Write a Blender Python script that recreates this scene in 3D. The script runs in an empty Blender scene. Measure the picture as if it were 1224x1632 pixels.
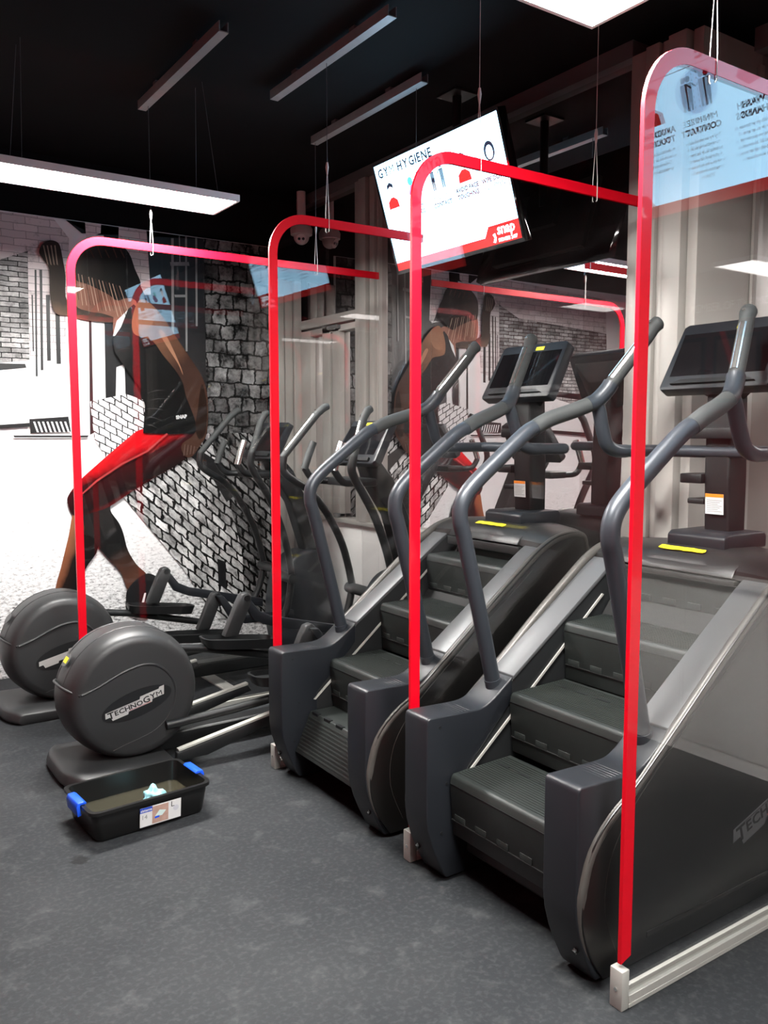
import bpy, bmesh, math, random
from mathutils import Vector, Matrix
random.seed(7)
SC = bpy.context.scene
COL = SC.collection

# ------------------------------------------------------------------ camera
F = 1350.0; CH = 1.45
PIT = math.atan(126 / F); HEAD = math.radians(55.7)
_fx, _fy = math.cos(HEAD), math.sin(HEAD)
FWD = Vector((_fx * math.cos(PIT), _fy * math.cos(PIT), -math.sin(PIT)))
RGT = Vector((_fy, -_fx, 0)); UP = RGT.cross(FWD); CAM = Vector((0, 0, CH))
cd = bpy.data.cameras.new('camera'); cam = bpy.data.objects.new('camera', cd); COL.objects.link(cam)
cd.sensor_fit = 'VERTICAL'; cd.sensor_height = 36; cd.lens = F / 1632 * 36; cd.clip_start = .05
m = Matrix((RGT, UP, -FWD)).transposed().to_4x4(); m.translation = CAM
cam.matrix_world = m
SC.camera = cam

# ------------------------------------------------------------------ world, exposure
w = bpy.data.worlds.new('world'); SC.world = w; w.use_nodes = True
w.node_tree.nodes['Background'].inputs[0].default_value = (.6, .65, .7, 1)
w.node_tree.nodes['Background'].inputs[1].default_value = .05
vs = SC.view_settings
vs.view_transform = 'Standard'; vs.look = 'None'; vs.gamma = 1; vs.use_curve_mapping = False
vs.exposure = 0.22
PANEL_LIGHT = 150.0          # emission of the ceiling light panels
SCREEN_LIGHT = 6.0          # emission of the televisions
SC.cycles.transparent_max_bounces = 40
SC.cycles.max_bounces = 14; SC.cycles.glossy_bounces = 8; SC.cycles.diffuse_bounces = 5
SC.cycles.use_denoising = True
SC.cycles.sample_clamp_indirect = 6

# ------------------------------------------------------------------ helpers
def onY(px, py, Y0):
    d = FWD + RGT * ((px - 612) / F) + UP * ((816 - py) / F)
    return CAM + d * (Y0 / d.y)

MATS = {}
def mat(name, col, rough=.5, metal=0., spec=.5, var=0., vscale=20., bump=0., bscale=200., coat=0., emit=None, estr=1.):
    if name in MATS: return MATS[name]
    M = bpy.data.materials.new(name); M.use_nodes = True
    nt = M.node_tree; b = nt.nodes['Principled BSDF']
    b.inputs['Base Color'].default_value = (*col, 1)
    b.inputs['Roughness'].default_value = rough
    b.inputs['Metallic'].default_value = metal
    b.inputs['Specular IOR Level'].default_value = spec
    b.inputs['Coat Weight'].default_value = coat
    b.inputs['Coat Roughness'].default_value = .03
    if emit:
        b.inputs['Emission Color'].default_value = (*emit, 1); b.inputs['Emission Strength'].default_value = estr
    tc = nt.nodes.new('ShaderNodeTexCoord')
    if var > 0:
        n = nt.nodes.new('ShaderNodeTexNoise'); n.inputs['Scale'].default_value = vscale; n.inputs['Detail'].default_value = 5
        r = nt.nodes.new('ShaderNodeMapRange'); r.inputs[3].default_value = 1 - var; r.inputs[4].default_value = 1 + var
        mx = nt.nodes.new('ShaderNodeVectorMath'); mx.operation = 'SCALE'; mx.inputs[0].default_value = col
        nt.links.new(tc.outputs['Object'], n.inputs['Vector']); nt.links.new(n.outputs['Fac'], r.inputs[0])
        nt.links.new(r.outputs[0], mx.inputs['Scale']); nt.links.new(mx.outputs[0], b.inputs['Base Color'])
    if bump > 0:
        n2 = nt.nodes.new('ShaderNodeTexNoise'); n2.inputs['Scale'].default_value = bscale; n2.inputs['Detail'].default_value = 3
        bp = nt.nodes.new('ShaderNodeBump'); bp.inputs['Strength'].default_value = bump; bp.inputs['Distance'].default_value = .002
        nt.links.new(tc.outputs['Object'], n2.inputs['Vector']); nt.links.new(n2.outputs['Fac'], bp.inputs['Height'])
        nt.links.new(bp.outputs[0], b.inputs['Normal'])
    MATS[name] = M
    return M

def link(o, parent=None):
    COL.objects.link(o)
    if parent: o.parent = parent
    return o

def mk(name, verts, faces, m, parent=None, bevel=0, seg=2, smooth=True, ang=32):
    me = bpy.data.meshes.new(name)
    me.from_pydata([tuple(v) for v in verts], [], faces); me.validate()
    bm = bmesh.new(); bm.from_mesh(me); bmesh.ops.recalc_face_normals(bm, faces=bm.faces)
    if bevel > 0:
        ed = [e for e in bm.edges if len(e.link_faces) == 2 and e.calc_face_angle(0) > math.radians(ang)]
        bmesh.ops.bevel(bm, geom=ed, offset=bevel, segments=seg, profile=.5, affect='EDGES', clamp_overlap=True)
    for e in bm.edges:
        if len(e.link_faces) == 2 and e.calc_face_angle(0) > math.radians(38): e.smooth = False
    for f in bm.faces: f.smooth = smooth
    bm.to_mesh(me); bm.free()
    me.materials.append(m)
    o = bpy.data.objects.new(name, me)
    return link(o, parent)

def box_vf(b, off=0):
    x0, x1, y0, y1, z0, z1 = b
    v = [(x, y, z) for z in (z0, z1) for y in (y0, y1) for x in (x0, x1)]
    f = [(0, 2, 3, 1), (4, 5, 7, 6), (0, 1, 5, 4), (2, 6, 7, 3), (0, 4, 6, 2), (1, 3, 7, 5)]
    return v, [tuple(i + off for i in q) for q in f]

def box(name, b, m, parent=None, bevel=0, seg=2):
    v, f = box_vf(b)
    return mk(name, v, f, m, parent, bevel, seg)

def boxes(name, bl, m, parent=None, bevel=0, seg=1):
    V, Fc = [], []
    for b in bl:
        v, f = box_vf(b, len(V)); V += v; Fc += f
    return mk(name, V, Fc, m, parent, bevel, seg)

def prof(name, pts, y0, y1, m, parent=None, bevel=0, seg=2, ang=32):
    """outline in x,z extruded along y"""
    n = len(pts)
    V = [(p[0], y0, p[1]) for p in pts] + [(p[0], y1, p[1]) for p in pts]
    Fc = [tuple(range(n)), tuple(range(2 * n - 1, n - 1, -1))] + [(i, (i + 1) % n, n + (i + 1) % n, n + i) for i in range(n)]
    return mk(name, V, Fc, m, parent, bevel, seg, ang=ang)

def cr(pts, sub=6, closed=False):
    """Catmull-Rom through points"""
    P = [Vector(p) for p in pts]; n = len(P); out = []
    for i in range(n if closed else n - 1):
        if closed: a, b, c, d = P[i - 1], P[i], P[(i + 1) % n], P[(i + 2) % n]
        else: a, b, c, d = P[max(i - 1, 0)], P[i], P[i + 1], P[min(i + 2, n - 1)]
        for k in range(sub):
            t = k / sub
            out.append(.5 * ((2 * b) + (c - a) * t + (2 * a - 5 * b + 4 * c - d) * t * t + (3 * b - a - 3 * c + d) * t ** 3))
    if not closed: out.append(P[-1])
    return out

def tube_vf(path, r, n=12, off=0, ry=None):
    P = [Vector(p) for p in path]; V, Fc = [], []
    rr = r if isinstance(r, (list, tuple)) else [r] * len(P)
    t0 = (P[1] - P[0]).normalized()
    nrm = t0.orthogonal().normalized()
    if abs(t0.z) < .95: nrm = (Vector((0, 0, 1)) - t0 * t0.z).normalized()
    prev = t0
    for i, p in enumerate(P):
        if i == 0: t = t0
        elif i == len(P) - 1: t = (P[i] - P[i - 1]).normalized()
        else: t = ((P[i] - P[i - 1]).normalized() + (P[i + 1] - P[i]).normalized()).normalized()
        nrm = prev.rotation_difference(t) @ nrm; prev = t
        bi = t.cross(nrm)
        for k in range(n):
            a = 2 * math.pi * k / n
            V.append(p + (nrm * math.cos(a) + bi * math.sin(a)) * rr[i])
    for i in range(len(P) - 1):
        for k in range(n):
            a, b = i * n + k, i * n + (k + 1) % n
            Fc.append((a + off, b + off, b + n + off, a + n + off))
    Fc.append(tuple(off + k for k in range(n - 1, -1, -1)))
    Fc.append(tuple(off + (len(P) - 1) * n + k for k in range(n)))
    return V, Fc

def tube(name, path, r, m, parent=None, n=12):
    V, Fc = tube_vf(path, r, n)
    return mk(name, V, Fc, m, parent)

def tubes(name, lst, m, parent=None, n=10):
    V, Fc = [], []
    for path, r in lst:
        v, f = tube_vf(path, r, n, len(V)); V += v; Fc += f
    return mk(name, V, Fc, m, parent)

def lathe_y(name, pr, cx, cz, m, parent=None, n=48):
    """profile list of (y, r) revolved about the y axis through cx, cz"""
    V, Fc = [], []
    for y, r in pr:
        for k in range(n):
            a = 2 * math.pi * k / n
            V.append((cx + r * math.cos(a), y, cz + r * math.sin(a)))
    for i in range(len(pr) - 1):
        for k in range(n):
            a, b = i * n + k, i * n + (k + 1) % n
            Fc.append((a, b, b + n, a + n))
    Fc.append(tuple(range(n))); Fc.append(tuple((len(pr) - 1) * n + k for k in range(n - 1, -1, -1)))
    return mk(name, V, Fc, m, parent)

def frame(o, r, u):
    """matrix with local x along r, local y along u, origin o"""
    r = Vector(r).normalized(); u = Vector(u); n = r.cross(u).normalized(); u = n.cross(r)
    M = Matrix((r, u, n)).transposed().to_4x4(); M.translation = Vector(o)
    return M

def text(name, s, size, M, m, parent=None, ext=.0008, align='LEFT', bold=0., sx=1., italic=0., space=1.):
    c = bpy.data.curves.new('tmp', 'FONT'); c.body = s; c.size = size; c.extrude = ext; c.align_x = align
    c.resolution_u = 2; c.offset = 0 if 'M' in s else bold; c.shear = italic; c.space_character = space
    o = bpy.data.objects.new('tmp', c); COL.objects.link(o)
    dg = bpy.context.evaluated_depsgraph_get(); dg.update()
    me = bpy.data.meshes.new_from_object(o.evaluated_get(dg))
    bpy.data.objects.remove(o); bpy.data.curves.remove(c)
    me.name = name
    me.transform(M @ Matrix.Diagonal((sx, 1, 1, 1)))
    me.materials.clear(); me.materials.append(m)
    return link(bpy.data.objects.new(name, me), parent)

def letters(name, spec, x, M, m, parent, gap, ext=.0004):
    """letters set one after another: spec = (character, size, rise, width factor, bold)"""
    iv = M.inverted()
    for ch, sz, dz, sx, bold in spec:
        if ch == ' ': x += sz * .35; continue
        o = text(name, ch, sz, M @ Matrix.Translation((0, dz, 0)), m, parent, ext, bold=bold, sx=sx)
        xs = [(iv @ v.co).x for v in o.data.vertices]
        o.data.transform(M @ Matrix.Translation((x - min(xs), 0, 0)) @ iv); x += max(xs) - min(xs) + gap

def flat(name, pts, M, m, parent=None, th=.0006, z=0.):
    """2-D outline (u,v) as a thin slab in frame M"""
    n = len(pts)
    V = [M @ Vector((p[0], p[1], z)) for p in pts] + [M @ Vector((p[0], p[1], z + th)) for p in pts]
    Fc = [tuple(range(n)), tuple(range(2 * n - 1, n - 1, -1))] + [(i, (i + 1) % n, n + (i + 1) % n, n + i) for i in range(n)]
    return mk(name, V, Fc, m, parent, smooth=False)

def circ(cx, cy, r, n=20, ry=None):
    return [(cx + r * math.cos(2 * math.pi * k / n), cy + (ry or r) * math.sin(2 * math.pi * k / n)) for k in range(n)]
def rect(x0, x1, y0, y1): return [(x0, y0), (x1, y0), (x1, y1), (x0, y1)]

def thing(name, label, cat, loc=(0, 0, 0), rz=0, group=None):
    o = bpy.data.objects.new(name, None); COL.objects.link(o)
    o.location = loc; o.rotation_euler = (0, 0, rz); o.empty_display_size = .1
    return tag(o, label, cat, group)
def tag(o, label, cat=None, group=None, kind=None):
    o['label'] = label
    if cat: o['category'] = cat
    if group: o['group'] = group
    if kind: o['kind'] = kind
    return o
def struct(o, label): return tag(o, label, None, None, 'structure')

def dup(root, loc, label):
    r = root.copy(); COL.objects.link(r); r.location = loc; r['label'] = label
    for ch in root.children:
        c = ch.copy(); COL.objects.link(c); c.parent = r
        for g in ch.children:
            d = g.copy(); COL.objects.link(d); d.parent = c
    return r

# ------------------------------------------------------------------ materials
def floor_mat():
    M = bpy.data.materials.new('rubber_floor'); M.use_nodes = True; nt = M.node_tree; b = nt.nodes['Principled BSDF']
    L = nt.links.new; tc = nt.nodes.new('ShaderNodeTexCoord')
    def noise(s, d, dist=0.):
        n = nt.nodes.new('ShaderNodeTexNoise'); n.inputs['Scale'].default_value = s; n.inputs['Detail'].default_value = d
        n.inputs['Distortion'].default_value = dist; L(tc.outputs['Object'], n.inputs['Vector']); return n
    def ramp(src, stops):
        r = nt.nodes.new('ShaderNodeValToRGB'); e = r.color_ramp.elements
        e[0].position, e[0].color = stops[0][0], (*stops[0][1], 1); e[1].position, e[1].color = stops[-1][0], (*stops[-1][1], 1)
        for p, c in stops[1:-1]:
            x = e.new(p); x.color = (*c, 1)
        L(src, r.inputs[0]); return r
    base = ramp(noise(1.6, 6, .4).outputs['Fac'], [(.3, (.0150, .0166, .0190)), (.5, (.0190, .0208, .0232)), (.72, (.027, .0290, .0310))])
    scuff = ramp(noise(9, 10, .35).outputs['Fac'], [(.57, (0, 0, 0)), (.84, (.036, .037, .036))])
    fleck = ramp(noise(60, 6, .2).outputs['Fac'], [(.48, (0, 0, 0)), (.80, (.022, .0225, .0225))])
    a = nt.nodes.new('ShaderNodeMixRGB'); a.blend_type = 'ADD'; a.inputs[0].default_value = 1
    a2 = nt.nodes.new('ShaderNodeMixRGB'); a2.blend_type = 'ADD'; a2.inputs[0].default_value = 1
    L(base.outputs[0], a.inputs[1]); L(scuff.outputs[0], a.inputs[2]); L(a.outputs[0], a2.inputs[1]); L(fleck.outputs[0], a2.inputs[2])
    sb = nt.nodes.new('ShaderNodeVectorMath'); sb.operation = 'DISTANCE'; sb.inputs[1].default_value = (.70, 2.87, 0); L(tc.outputs['Object'], sb.inputs[0])
    sn = nt.nodes.new('ShaderNodeMath'); sn.operation = 'MULTIPLY_ADD'; sn.inputs[1].default_value = .05; L(noise(30, 3).outputs['Fac'], sn.inputs[0]); L(sb.outputs['Value'], sn.inputs[2])
    sm = nt.nodes.new('ShaderNodeMapRange'); sm.inputs[1].default_value = .048; sm.inputs[2].default_value = .062; sm.inputs[3].default_value = .22; sm.inputs[4].default_value = 1; L(sn.outputs[0], sm.inputs[0])
    st = nt.nodes.new('ShaderNodeVectorMath'); st.operation = 'SCALE'; L(a2.outputs[0], st.inputs[0]); L(sm.outputs[0], st.inputs['Scale'])
    L(st.outputs[0], b.inputs['Base Color'])
    rr = nt.nodes.new('ShaderNodeMapRange'); rr.inputs[3].default_value = .52; rr.inputs[4].default_value = .80; b.inputs['Specular IOR Level'].default_value = .22
    L(noise(3, 5).outputs['Fac'], rr.inputs[0]); L(rr.outputs[0], b.inputs['Roughness'])
    bp = nt.nodes.new('ShaderNodeBump'); bp.inputs['Strength'].default_value = .15; bp.inputs['Distance'].default_value = .004
    L(noise(90, 4).outputs['Fac'], bp.inputs['Height']); L(bp.outputs[0], b.inputs['Normal'])
    return M

def acrylic_mat():
    M = bpy.data.materials.new('clear_acrylic'); M.use_nodes = True; nt = M.node_tree; nt.nodes.clear(); L = nt.links.new
    out = nt.nodes.new('ShaderNodeOutputMaterial'); mix = nt.nodes.new('ShaderNodeMixShader')
    tr = nt.nodes.new('ShaderNodeBsdfTransparent'); tr.inputs[0].default_value = (.985, .985, .985, 1)
    gl = nt.nodes.new('ShaderNodeBsdfGlossy'); gl.inputs['Roughness'].default_value = 0.0
    fr = nt.nodes.new('ShaderNodeFresnel'); fr.inputs[0].default_value = 1.5
    # the sheet does not bend the rays, so both faces use the outside-in ratio
    geo = nt.nodes.new('ShaderNodeNewGeometry'); inv = nt.nodes.new('ShaderNodeMixRGB')
    inv.inputs[1].default_value = (1.55,) * 3 + (1,); inv.inputs[2].default_value = (1 / 1.55,) * 3 + (1,)
    L(geo.outputs['Backfacing'], inv.inputs[0]); L(inv.outputs[0], fr.inputs[0])
    L(fr.outputs[0], mix.inputs[0]); L(tr.outputs[0], mix.inputs[1]); L(gl.outputs[0], mix.inputs[2]); L(mix.outputs[0], out.inputs[0])
    return M

def mirror_mat():
    M = bpy.data.materials.new('dark_mirror_glass'); M.use_nodes = True; nt = M.node_tree; nt.nodes.clear(); L = nt.links.new
    out = nt.nodes.new('ShaderNodeOutputMaterial'); add = nt.nodes.new('ShaderNodeAddShader')
    gl = nt.nodes.new('ShaderNodeBsdfGlossy'); gl.inputs['Roughness'].default_value = 0.0; gl.inputs[0].default_value = (.72, .69, .69, 1)
    df = nt.nodes.new('ShaderNodeBsdfDiffuse'); df.inputs[0].default_value = (.012, .010, .010, 1)
    L(gl.outputs[0], add.inputs[0]); L(df.outputs[0], add.inputs[1]); L(add.outputs[0], out.inputs[0])
    return M

def brick_print(name, row, width, shear, c1, c2, mort, msize, dist, dens=.4, nscale=16, soft=.13):
    """printed black and white masonry, rows of the given height (m), sheared into the print's perspective"""
    M = bpy.data.materials.new(name); M.use_nodes = True; nt = M.node_tree; b = nt.nodes['Principled BSDF']; L = nt.links.new
    b.inputs['Roughness'].default_value = .45; b.inputs['Specular IOR Level'].default_value = .08
    row, width, msize, dist, shear_ = row * .831, width * .831, msize * .831, dist * .831, shear
    tc = nt.nodes.new('ShaderNodeTexCoord')
    sw = nt.nodes.new('ShaderNodeSeparateXYZ'); cb = nt.nodes.new('ShaderNodeCombineXYZ'); sh = nt.nodes.new('ShaderNodeMath')
    sh.operation = 'MULTIPLY_ADD'; sh.inputs[1].default_value = shear
    L(tc.outputs['Object'], sw.inputs[0]); L(sw.outputs[0], sh.inputs[0]); L(sw.outputs[2], sh.inputs[2])
    L(sw.outputs[0], cb.inputs[0]); L(sh.outputs[0], cb.inputs[1])
    ns = nt.nodes.new('ShaderNodeTexNoise'); ns.inputs['Scale'].default_value = 11; ns.inputs['Detail'].default_value = 7; ns.inputs['Roughness'].default_value = .65
    L(cb.outputs[0], ns.inputs['Vector'])
    ad = nt.nodes.new('ShaderNodeVectorMath'); ad.operation = 'MULTIPLY_ADD'; ad.inputs[1].default_value = (dist, dist, 0)
    L(ns.outputs['Color'], ad.inputs[0]); L(cb.outputs[0], ad.inputs[2])
    bt = nt.nodes.new('ShaderNodeTexBrick'); bt.inputs['Scale'].default_value = 1; bt.inputs['Mortar Size'].default_value = msize
    bt.inputs['Color1'].default_value = (*c1, 1); bt.inputs['Color2'].default_value = (*c2, 1); bt.inputs['Mortar'].default_value = (*mort, 1)
    bt.inputs['Brick Width'].default_value = width; bt.inputs['Row Height'].default_value = row; bt.inputs['Mortar Smooth'].default_value = .3
    L(ad.outputs[0], bt.inputs['Vector'])
    n2 = nt.nodes.new('ShaderNodeTexNoise'); n2.inputs['Scale'].default_value = nscale; n2.inputs['Detail'].default_value = 9; n2.inputs['Roughness'].default_value = .75
    L(cb.outputs[0], n2.inputs['Vector'])
    rp = nt.nodes.new('ShaderNodeValToRGB'); e = rp.color_ramp.elements
    e[0].position = dens - soft; e[0].color = (.02, .02, .02, 1); e[1].position = dens + soft; e[1].color = (1, 1, 1, 1)
    L(n2.outputs['Fac'], rp.inputs[0])
    mx = nt.nodes.new('ShaderNodeMixRGB'); mx.blend_type = 'MULTIPLY'; mx.inputs[0].default_value = 1
    L(bt.outputs['Color'], mx.inputs[1]); L(rp.outputs[0], mx.inputs[2]); L(mx.outputs[0], b.inputs['Base Color'])
    return M

def grad_print(name, stops, p0, p1):
    """printed colour blend running from mural point p0 to p1 (x,z)"""
    M = bpy.data.materials.new(name); M.use_nodes = True; nt = M.node_tree; b = nt.nodes['Principled BSDF']; L = nt.links.new
    b.inputs['Roughness'].default_value = .5; b.inputs['Specular IOR Level'].default_value = .08
    tc = nt.nodes.new('ShaderNodeTexCoord'); d = Vector((p1[0] - p0[0], 0, p1[1] - p0[1]))
    sb = nt.nodes.new('ShaderNodeVectorMath'); sb.operation = 'SUBTRACT'; sb.inputs[1].default_value = (p0[0], 0, p0[1])
    dt = nt.nodes.new('ShaderNodeVectorMath'); dt.operation = 'DOT_PRODUCT'; dt.inputs[1].default_value = d / d.length_squared
    L(tc.outputs['Object'], sb.inputs[0]); L(sb.outputs[0], dt.inputs[0])
    ns = nt.nodes.new('ShaderNodeTexNoise'); ns.inputs['Scale'].default_value = 9; ns.inputs['Detail'].default_value = 4
    L(tc.outputs['Object'], ns.inputs['Vector'])
    ma = nt.nodes.new('ShaderNodeMath'); ma.operation = 'MULTIPLY_ADD'; ma.inputs[1].default_value = .25; L(ns.outputs['Fac'], ma.inputs[0])
    mb = nt.nodes.new('ShaderNodeMath'); mb.operation = 'SUBTRACT'; mb.inputs[1].default_value = .125
    L(dt.outputs['Value'], mb.inputs[0]); L(mb.outputs[0], ma.inputs[2])
    rp = nt.nodes.new('ShaderNodeValToRGB'); e = rp.color_ramp.elements
    e[0].position, e[0].color = stops[0][0], (*stops[0][1], 1); e[1].position, e[1].color = stops[-1][0], (*stops[-1][1], 1)
    for p, c in stops[1:-1]:
        x = e.new(p); x.color = (*c, 1)
    L(ma.outputs[0], rp.inputs[0]); L(rp.outputs[0], b.inputs['Base Color'])
    return M

def speckle_print():
    M = bpy.data.materials.new('mural_ground_print'); M.use_nodes = True; nt = M.node_tree; b = nt.nodes['Principled BSDF']; L = nt.links.new
    b.inputs['Roughness'].default_value = .45; b.inputs['Specular IOR Level'].default_value = .08
    tc = nt.nodes.new('ShaderNodeTexCoord'); mp = nt.nodes.new('ShaderNodeMapping'); mp.inputs['Scale'].default_value = (1, 1, 2.2)
    L(tc.outputs['Object'], mp.inputs[0])
    ns = nt.nodes.new('ShaderNodeTexNoise'); ns.inputs['Scale'].default_value = 31; ns.inputs['Detail'].default_value = 9; ns.inputs['Roughness'].default_value = .75
    L(mp.outputs[0], ns.inputs['Vector'])
    sp = nt.nodes.new('ShaderNodeSeparateXYZ'); L(tc.outputs['Object'], sp.inputs[0])
    mr = nt.nodes.new('ShaderNodeMapRange'); mr.inputs[1].default_value = .33; mr.inputs[2].default_value = 1.37; mr.inputs[3].default_value = -.03; mr.inputs[4].default_value = .22
    L(sp.outputs[2], mr.inputs[0])
    ad = nt.nodes.new('ShaderNodeMath'); L(ns.outputs['Fac'], ad.inputs[0]); L(mr.outputs[0], ad.inputs[1])
    rp = nt.nodes.new('ShaderNodeValToRGB'); e = rp.color_ramp.elements
    e[0].position, e[0].color = .36, (.10, .10, .10, 1); e[1].position, e[1].color = .56, (.86, .86, .86, 1)
    x = e.new(.45); x.color = (.55, .55, .55, 1)
    L(ad.outputs[0], rp.inputs[0]); L(rp.outputs[0], b.inputs['Base Color'])
    return M

FLOOR = floor_mat(); ACR = acrylic_mat(); MIR = mirror_mat()
CEIL = mat('black_ceiling', (.0055, .0055, .006), .85, spec=.12, var=.3, vscale=3)
ALU = mat('brushed_aluminium', (.40, .395, .365), .42, .15, var=.06, vscale=40)
FRAME = mat('grey_window_frame', (.40, .382, .355), .4, .1, var=.05, vscale=8)
FRAMED = mat('dark_window_frame', (.16, .16, .16), .4, .3)
WHITEP = mat('white_panel_paint', (.82, .815, .79), .45, var=.03, vscale=6)
REDW = mat('red_wall_paint', (.20, .007, .012), .55, var=.05, vscale=5)
GREYW = mat('grey_wall_paint', (.18, .18, .18), .6, var=.05)
BLKP = mat('black_textured_plastic', (.0075, .0082, .0088), .42, spec=.45, bump=.25, bscale=900)
SIDE = mat('black_side_panel', (.0075, .0071, .0067), .33, spec=.5, bump=.08, bscale=700)
CHAR = mat('charcoal_plastic', (.0105, .0122, .0155), .40, spec=.5, bump=.2, bscale=900)
HOOD = mat('dark_grey_hood', (.016, .016, .016), .36, spec=.5, bump=.12, bscale=900)
CAPM = mat('satin_grey_cap', (.088, .090, .094), .42, .25, var=.05, vscale=12)
EDGEM = mat('bronze_grey_glint_and_seam', (.075, .070, .064), .40, .2)  # side panel's edge highlight put into a paler colour; also the seam line
TREAD = mat('green_black_tread', (.0150, .0185, .0172), .48, spec=.5, var=.25, vscale=30, bump=.3, bscale=400)
DRUM = mat('grey_black_cover', (.0225, .0233, .0242), .42, spec=.5, bump=.15, bscale=900)
RAILM = mat('gunmetal_rail', (.036, .042, .051), .40, .3)
JOINT = mat('dark_rail_joint', (.025, .030, .037), .42, .2)
FOAM = mat('grey_rubber_grip', (.030, .033, .033), .68, bump=.3, bscale=600)
STEEL = mat('polished_steel', (.80, .78, .75), .22, .95)
GLOSS = mat('glossy_black_glass', (.006, .006, .007), .06, spec=.6)
SILV = mat('silver_logo_plate', (.62, .61, .59), .35, .5)
LOGOD = mat('dark_logo_plate', (.12, .12, .125), .4, .3)
INK = mat('black_ink', (.01, .01, .01), .5)
WHT = mat('white_ink', (.62, .62, .62), .5)
YEL = mat('yellow_sticker', (.85, .72, .02), .45)
ORG = mat('orange_ink', (.9, .25, .02), .5)
REDT = mat('red_tape', (.60, .0008, .011), .4, spec=.2, coat=.30)
REDE = mat('red_tape_edge', (.45, .02, .03), .5, var=.3, vscale=300)
CORD = mat('white_cord', (.75, .74, .70), .7)
WIRE = mat('dark_wire', (.10, .10, .10), .5)
STRUT = mat('galvanised_strut', (.42, .42, .42), .45, .6, var=.1, vscale=30)
BLACKTUB = mat('black_tub_plastic', (.008, .008, .008), .28, spec=.5)
BLUE = mat('blue_clip_plastic', (.01, .09, .75), .35)
CLOTH = mat('pale_blue_cloth', (.30, .62, .68), .8, var=.15, vscale=40, bump=.5, bscale=80)
WATER = mat('murky_water', (.036, .033, .022), .06, var=.2, vscale=14)
WCAM = mat('white_camera_plastic', (.75, .75, .74), .35)

# ------------------------------------------------------------------ room shell
X0, X1, Y0, Y1, ZC = -1.0, 3.253, -5.0, 5.335, 3.06
XA, YP = 2.92, 2.095        # the glazing steps forward to XA beyond the pilaster at YP
XE = X1 + .3
struct(box('floor', (X0 - .2, XE, Y0 - .2, Y1 + .2, -.1, 0), FLOOR), 'dark grey rubber gym floor with pale scuffs')
struct(box('ceiling', (X0 - .2, XE, Y0 - .2, Y1 + .2, ZC, ZC + .1), CEIL), 'black painted ceiling')
struct(box('wall_left', (X0 - .2, XE, Y1, Y1 + .1, 0, ZC), CEIL), 'black wall behind the large black and white mural')
struct(box('wall_back', (X0 - .1, X0, Y0, Y1, 0, ZC), REDW), 'dark red wall seen mirrored in the glass')
struct(box('wall_right', (X0 - .2, XE, Y0 - .1, Y0, 0, ZC), GREYW), 'grey end wall behind the camera')
# glazed side: low white wall, sill, frames and glass
def low_wall(name, label, x, ya, yb, zt, n):
    wl = struct(box(name, (x, XE, ya, yb, 0, zt - .02), WHITEP), label)
    for k in range(n):
        a, b = ya + (yb - ya) * k / n, ya + (yb - ya) * (k + 1) / n
        box('panel', (x - .006, x + .004, a + .003, b - .003, .06, zt - .025), WHITEP, wl, .002)
low_wall('wall_front', 'low white panelled wall under the glass behind the machines', XA, YP, Y1 - .003, .885, 4)
low_wall('wall_side', 'low white panelled wall under the glass mirrored in the nearest screen', X1, Y0, YP, .82, 8)
struct(box('baseboard_front', (XA - .012, XA - .0005, YP, Y1 - .04, 0, .058), FRAMED), 'dark skirting of the low white wall')
struct(box('trim_1', (XA - .04, XA + .10, YP + .34, Y1 - .04, .865, .89), FRAME, None, .003), 'pale grey window sill above the low white wall')
struct(box('trim_2', (XA - .02, XA + .12, YP + .34, Y1 - .003, ZC - .07, ZC), FRAMED), 'dark top rail of the glazing under the ceiling')
struct(box('trim_6', (X1 - .03, X1 + .12, Y0, YP, ZC - .09, ZC), FRAMED), 'dark top rail of the glazing right of the pilaster')
struct(box('trim_7', (X1 - .05, X1 + .12, Y0, YP, .80, .825), FRAME, None, .003), 'pale grey window sill right of the pilaster')

def glazing(name, label, x, ya, yb, za, zb=ZC - .07):
    g = bpy.data.objects.new(name, None); COL.objects.link(g); g.location = (x, ya, za); struct(g, label)
    box('pane', (.03, .04, 0, yb - ya, 0, zb - za), MIR, g)
    return g
g1 = glazing('window_1', 'narrow glass door with pale stiles beside the mural corner', XA, 4.56, 5.30, .89)
H1 = ZC - .07 - .89
for a, b in ((.60, .74), (.34, .44), (.22, .31), (.0, .022)):
    box('stile', (-.012, .03, a, b, 0, 1.26), FRAME, g1, .003)
box('transom', (-.012, .03, .0, .74, 1.275, 1.335), FRAME, g1, .004)
box('door_closer', (-.045, -.012, .20, .33, 1.235, 1.258), FRAMED, g1, .004)
box('door_head', (-.012, .03, .022, .60, 1.22, 1.26), FRAME, g1, .003)
box('floor_latch', (-.03, .03, .22, .28, .0, .03), FRAMED, g1, .004)
g2 = glazing('window_2', 'wide dark mirrored glass behind the stair machines', XA, 2.434, 4.355, .89)
box('glazing_bead', (0, .03, .0, .012, 0, H1), FRAME, g2); box('glazing_bead', (0, .03, 1.909, 1.921, 0, H1), FRAME, g2)
g3 = glazing('window_3', 'dark mirrored glass on the right of the pale pilaster', X1, -4.9, YP, .825)
box('glazing_bead', (0, .03, 6.983, 6.995, 0, H1), FRAME, g3)
box('mullion', (-.02, .03, 3.6, 3.68, 0, H1), FRAME, g3)
def pilaster(name, label, x, ya, yb, z0, strips, back=.1):
    p = bpy.data.objects.new(name, None); COL.objects.link(p); p.location = (x, ya, z0); struct(p, label)
    for a, b, d in strips:
        box('strip', (-d, back, a, b, 0, ZC - .07 - z0), FRAME, p, .003)
    return p
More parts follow.
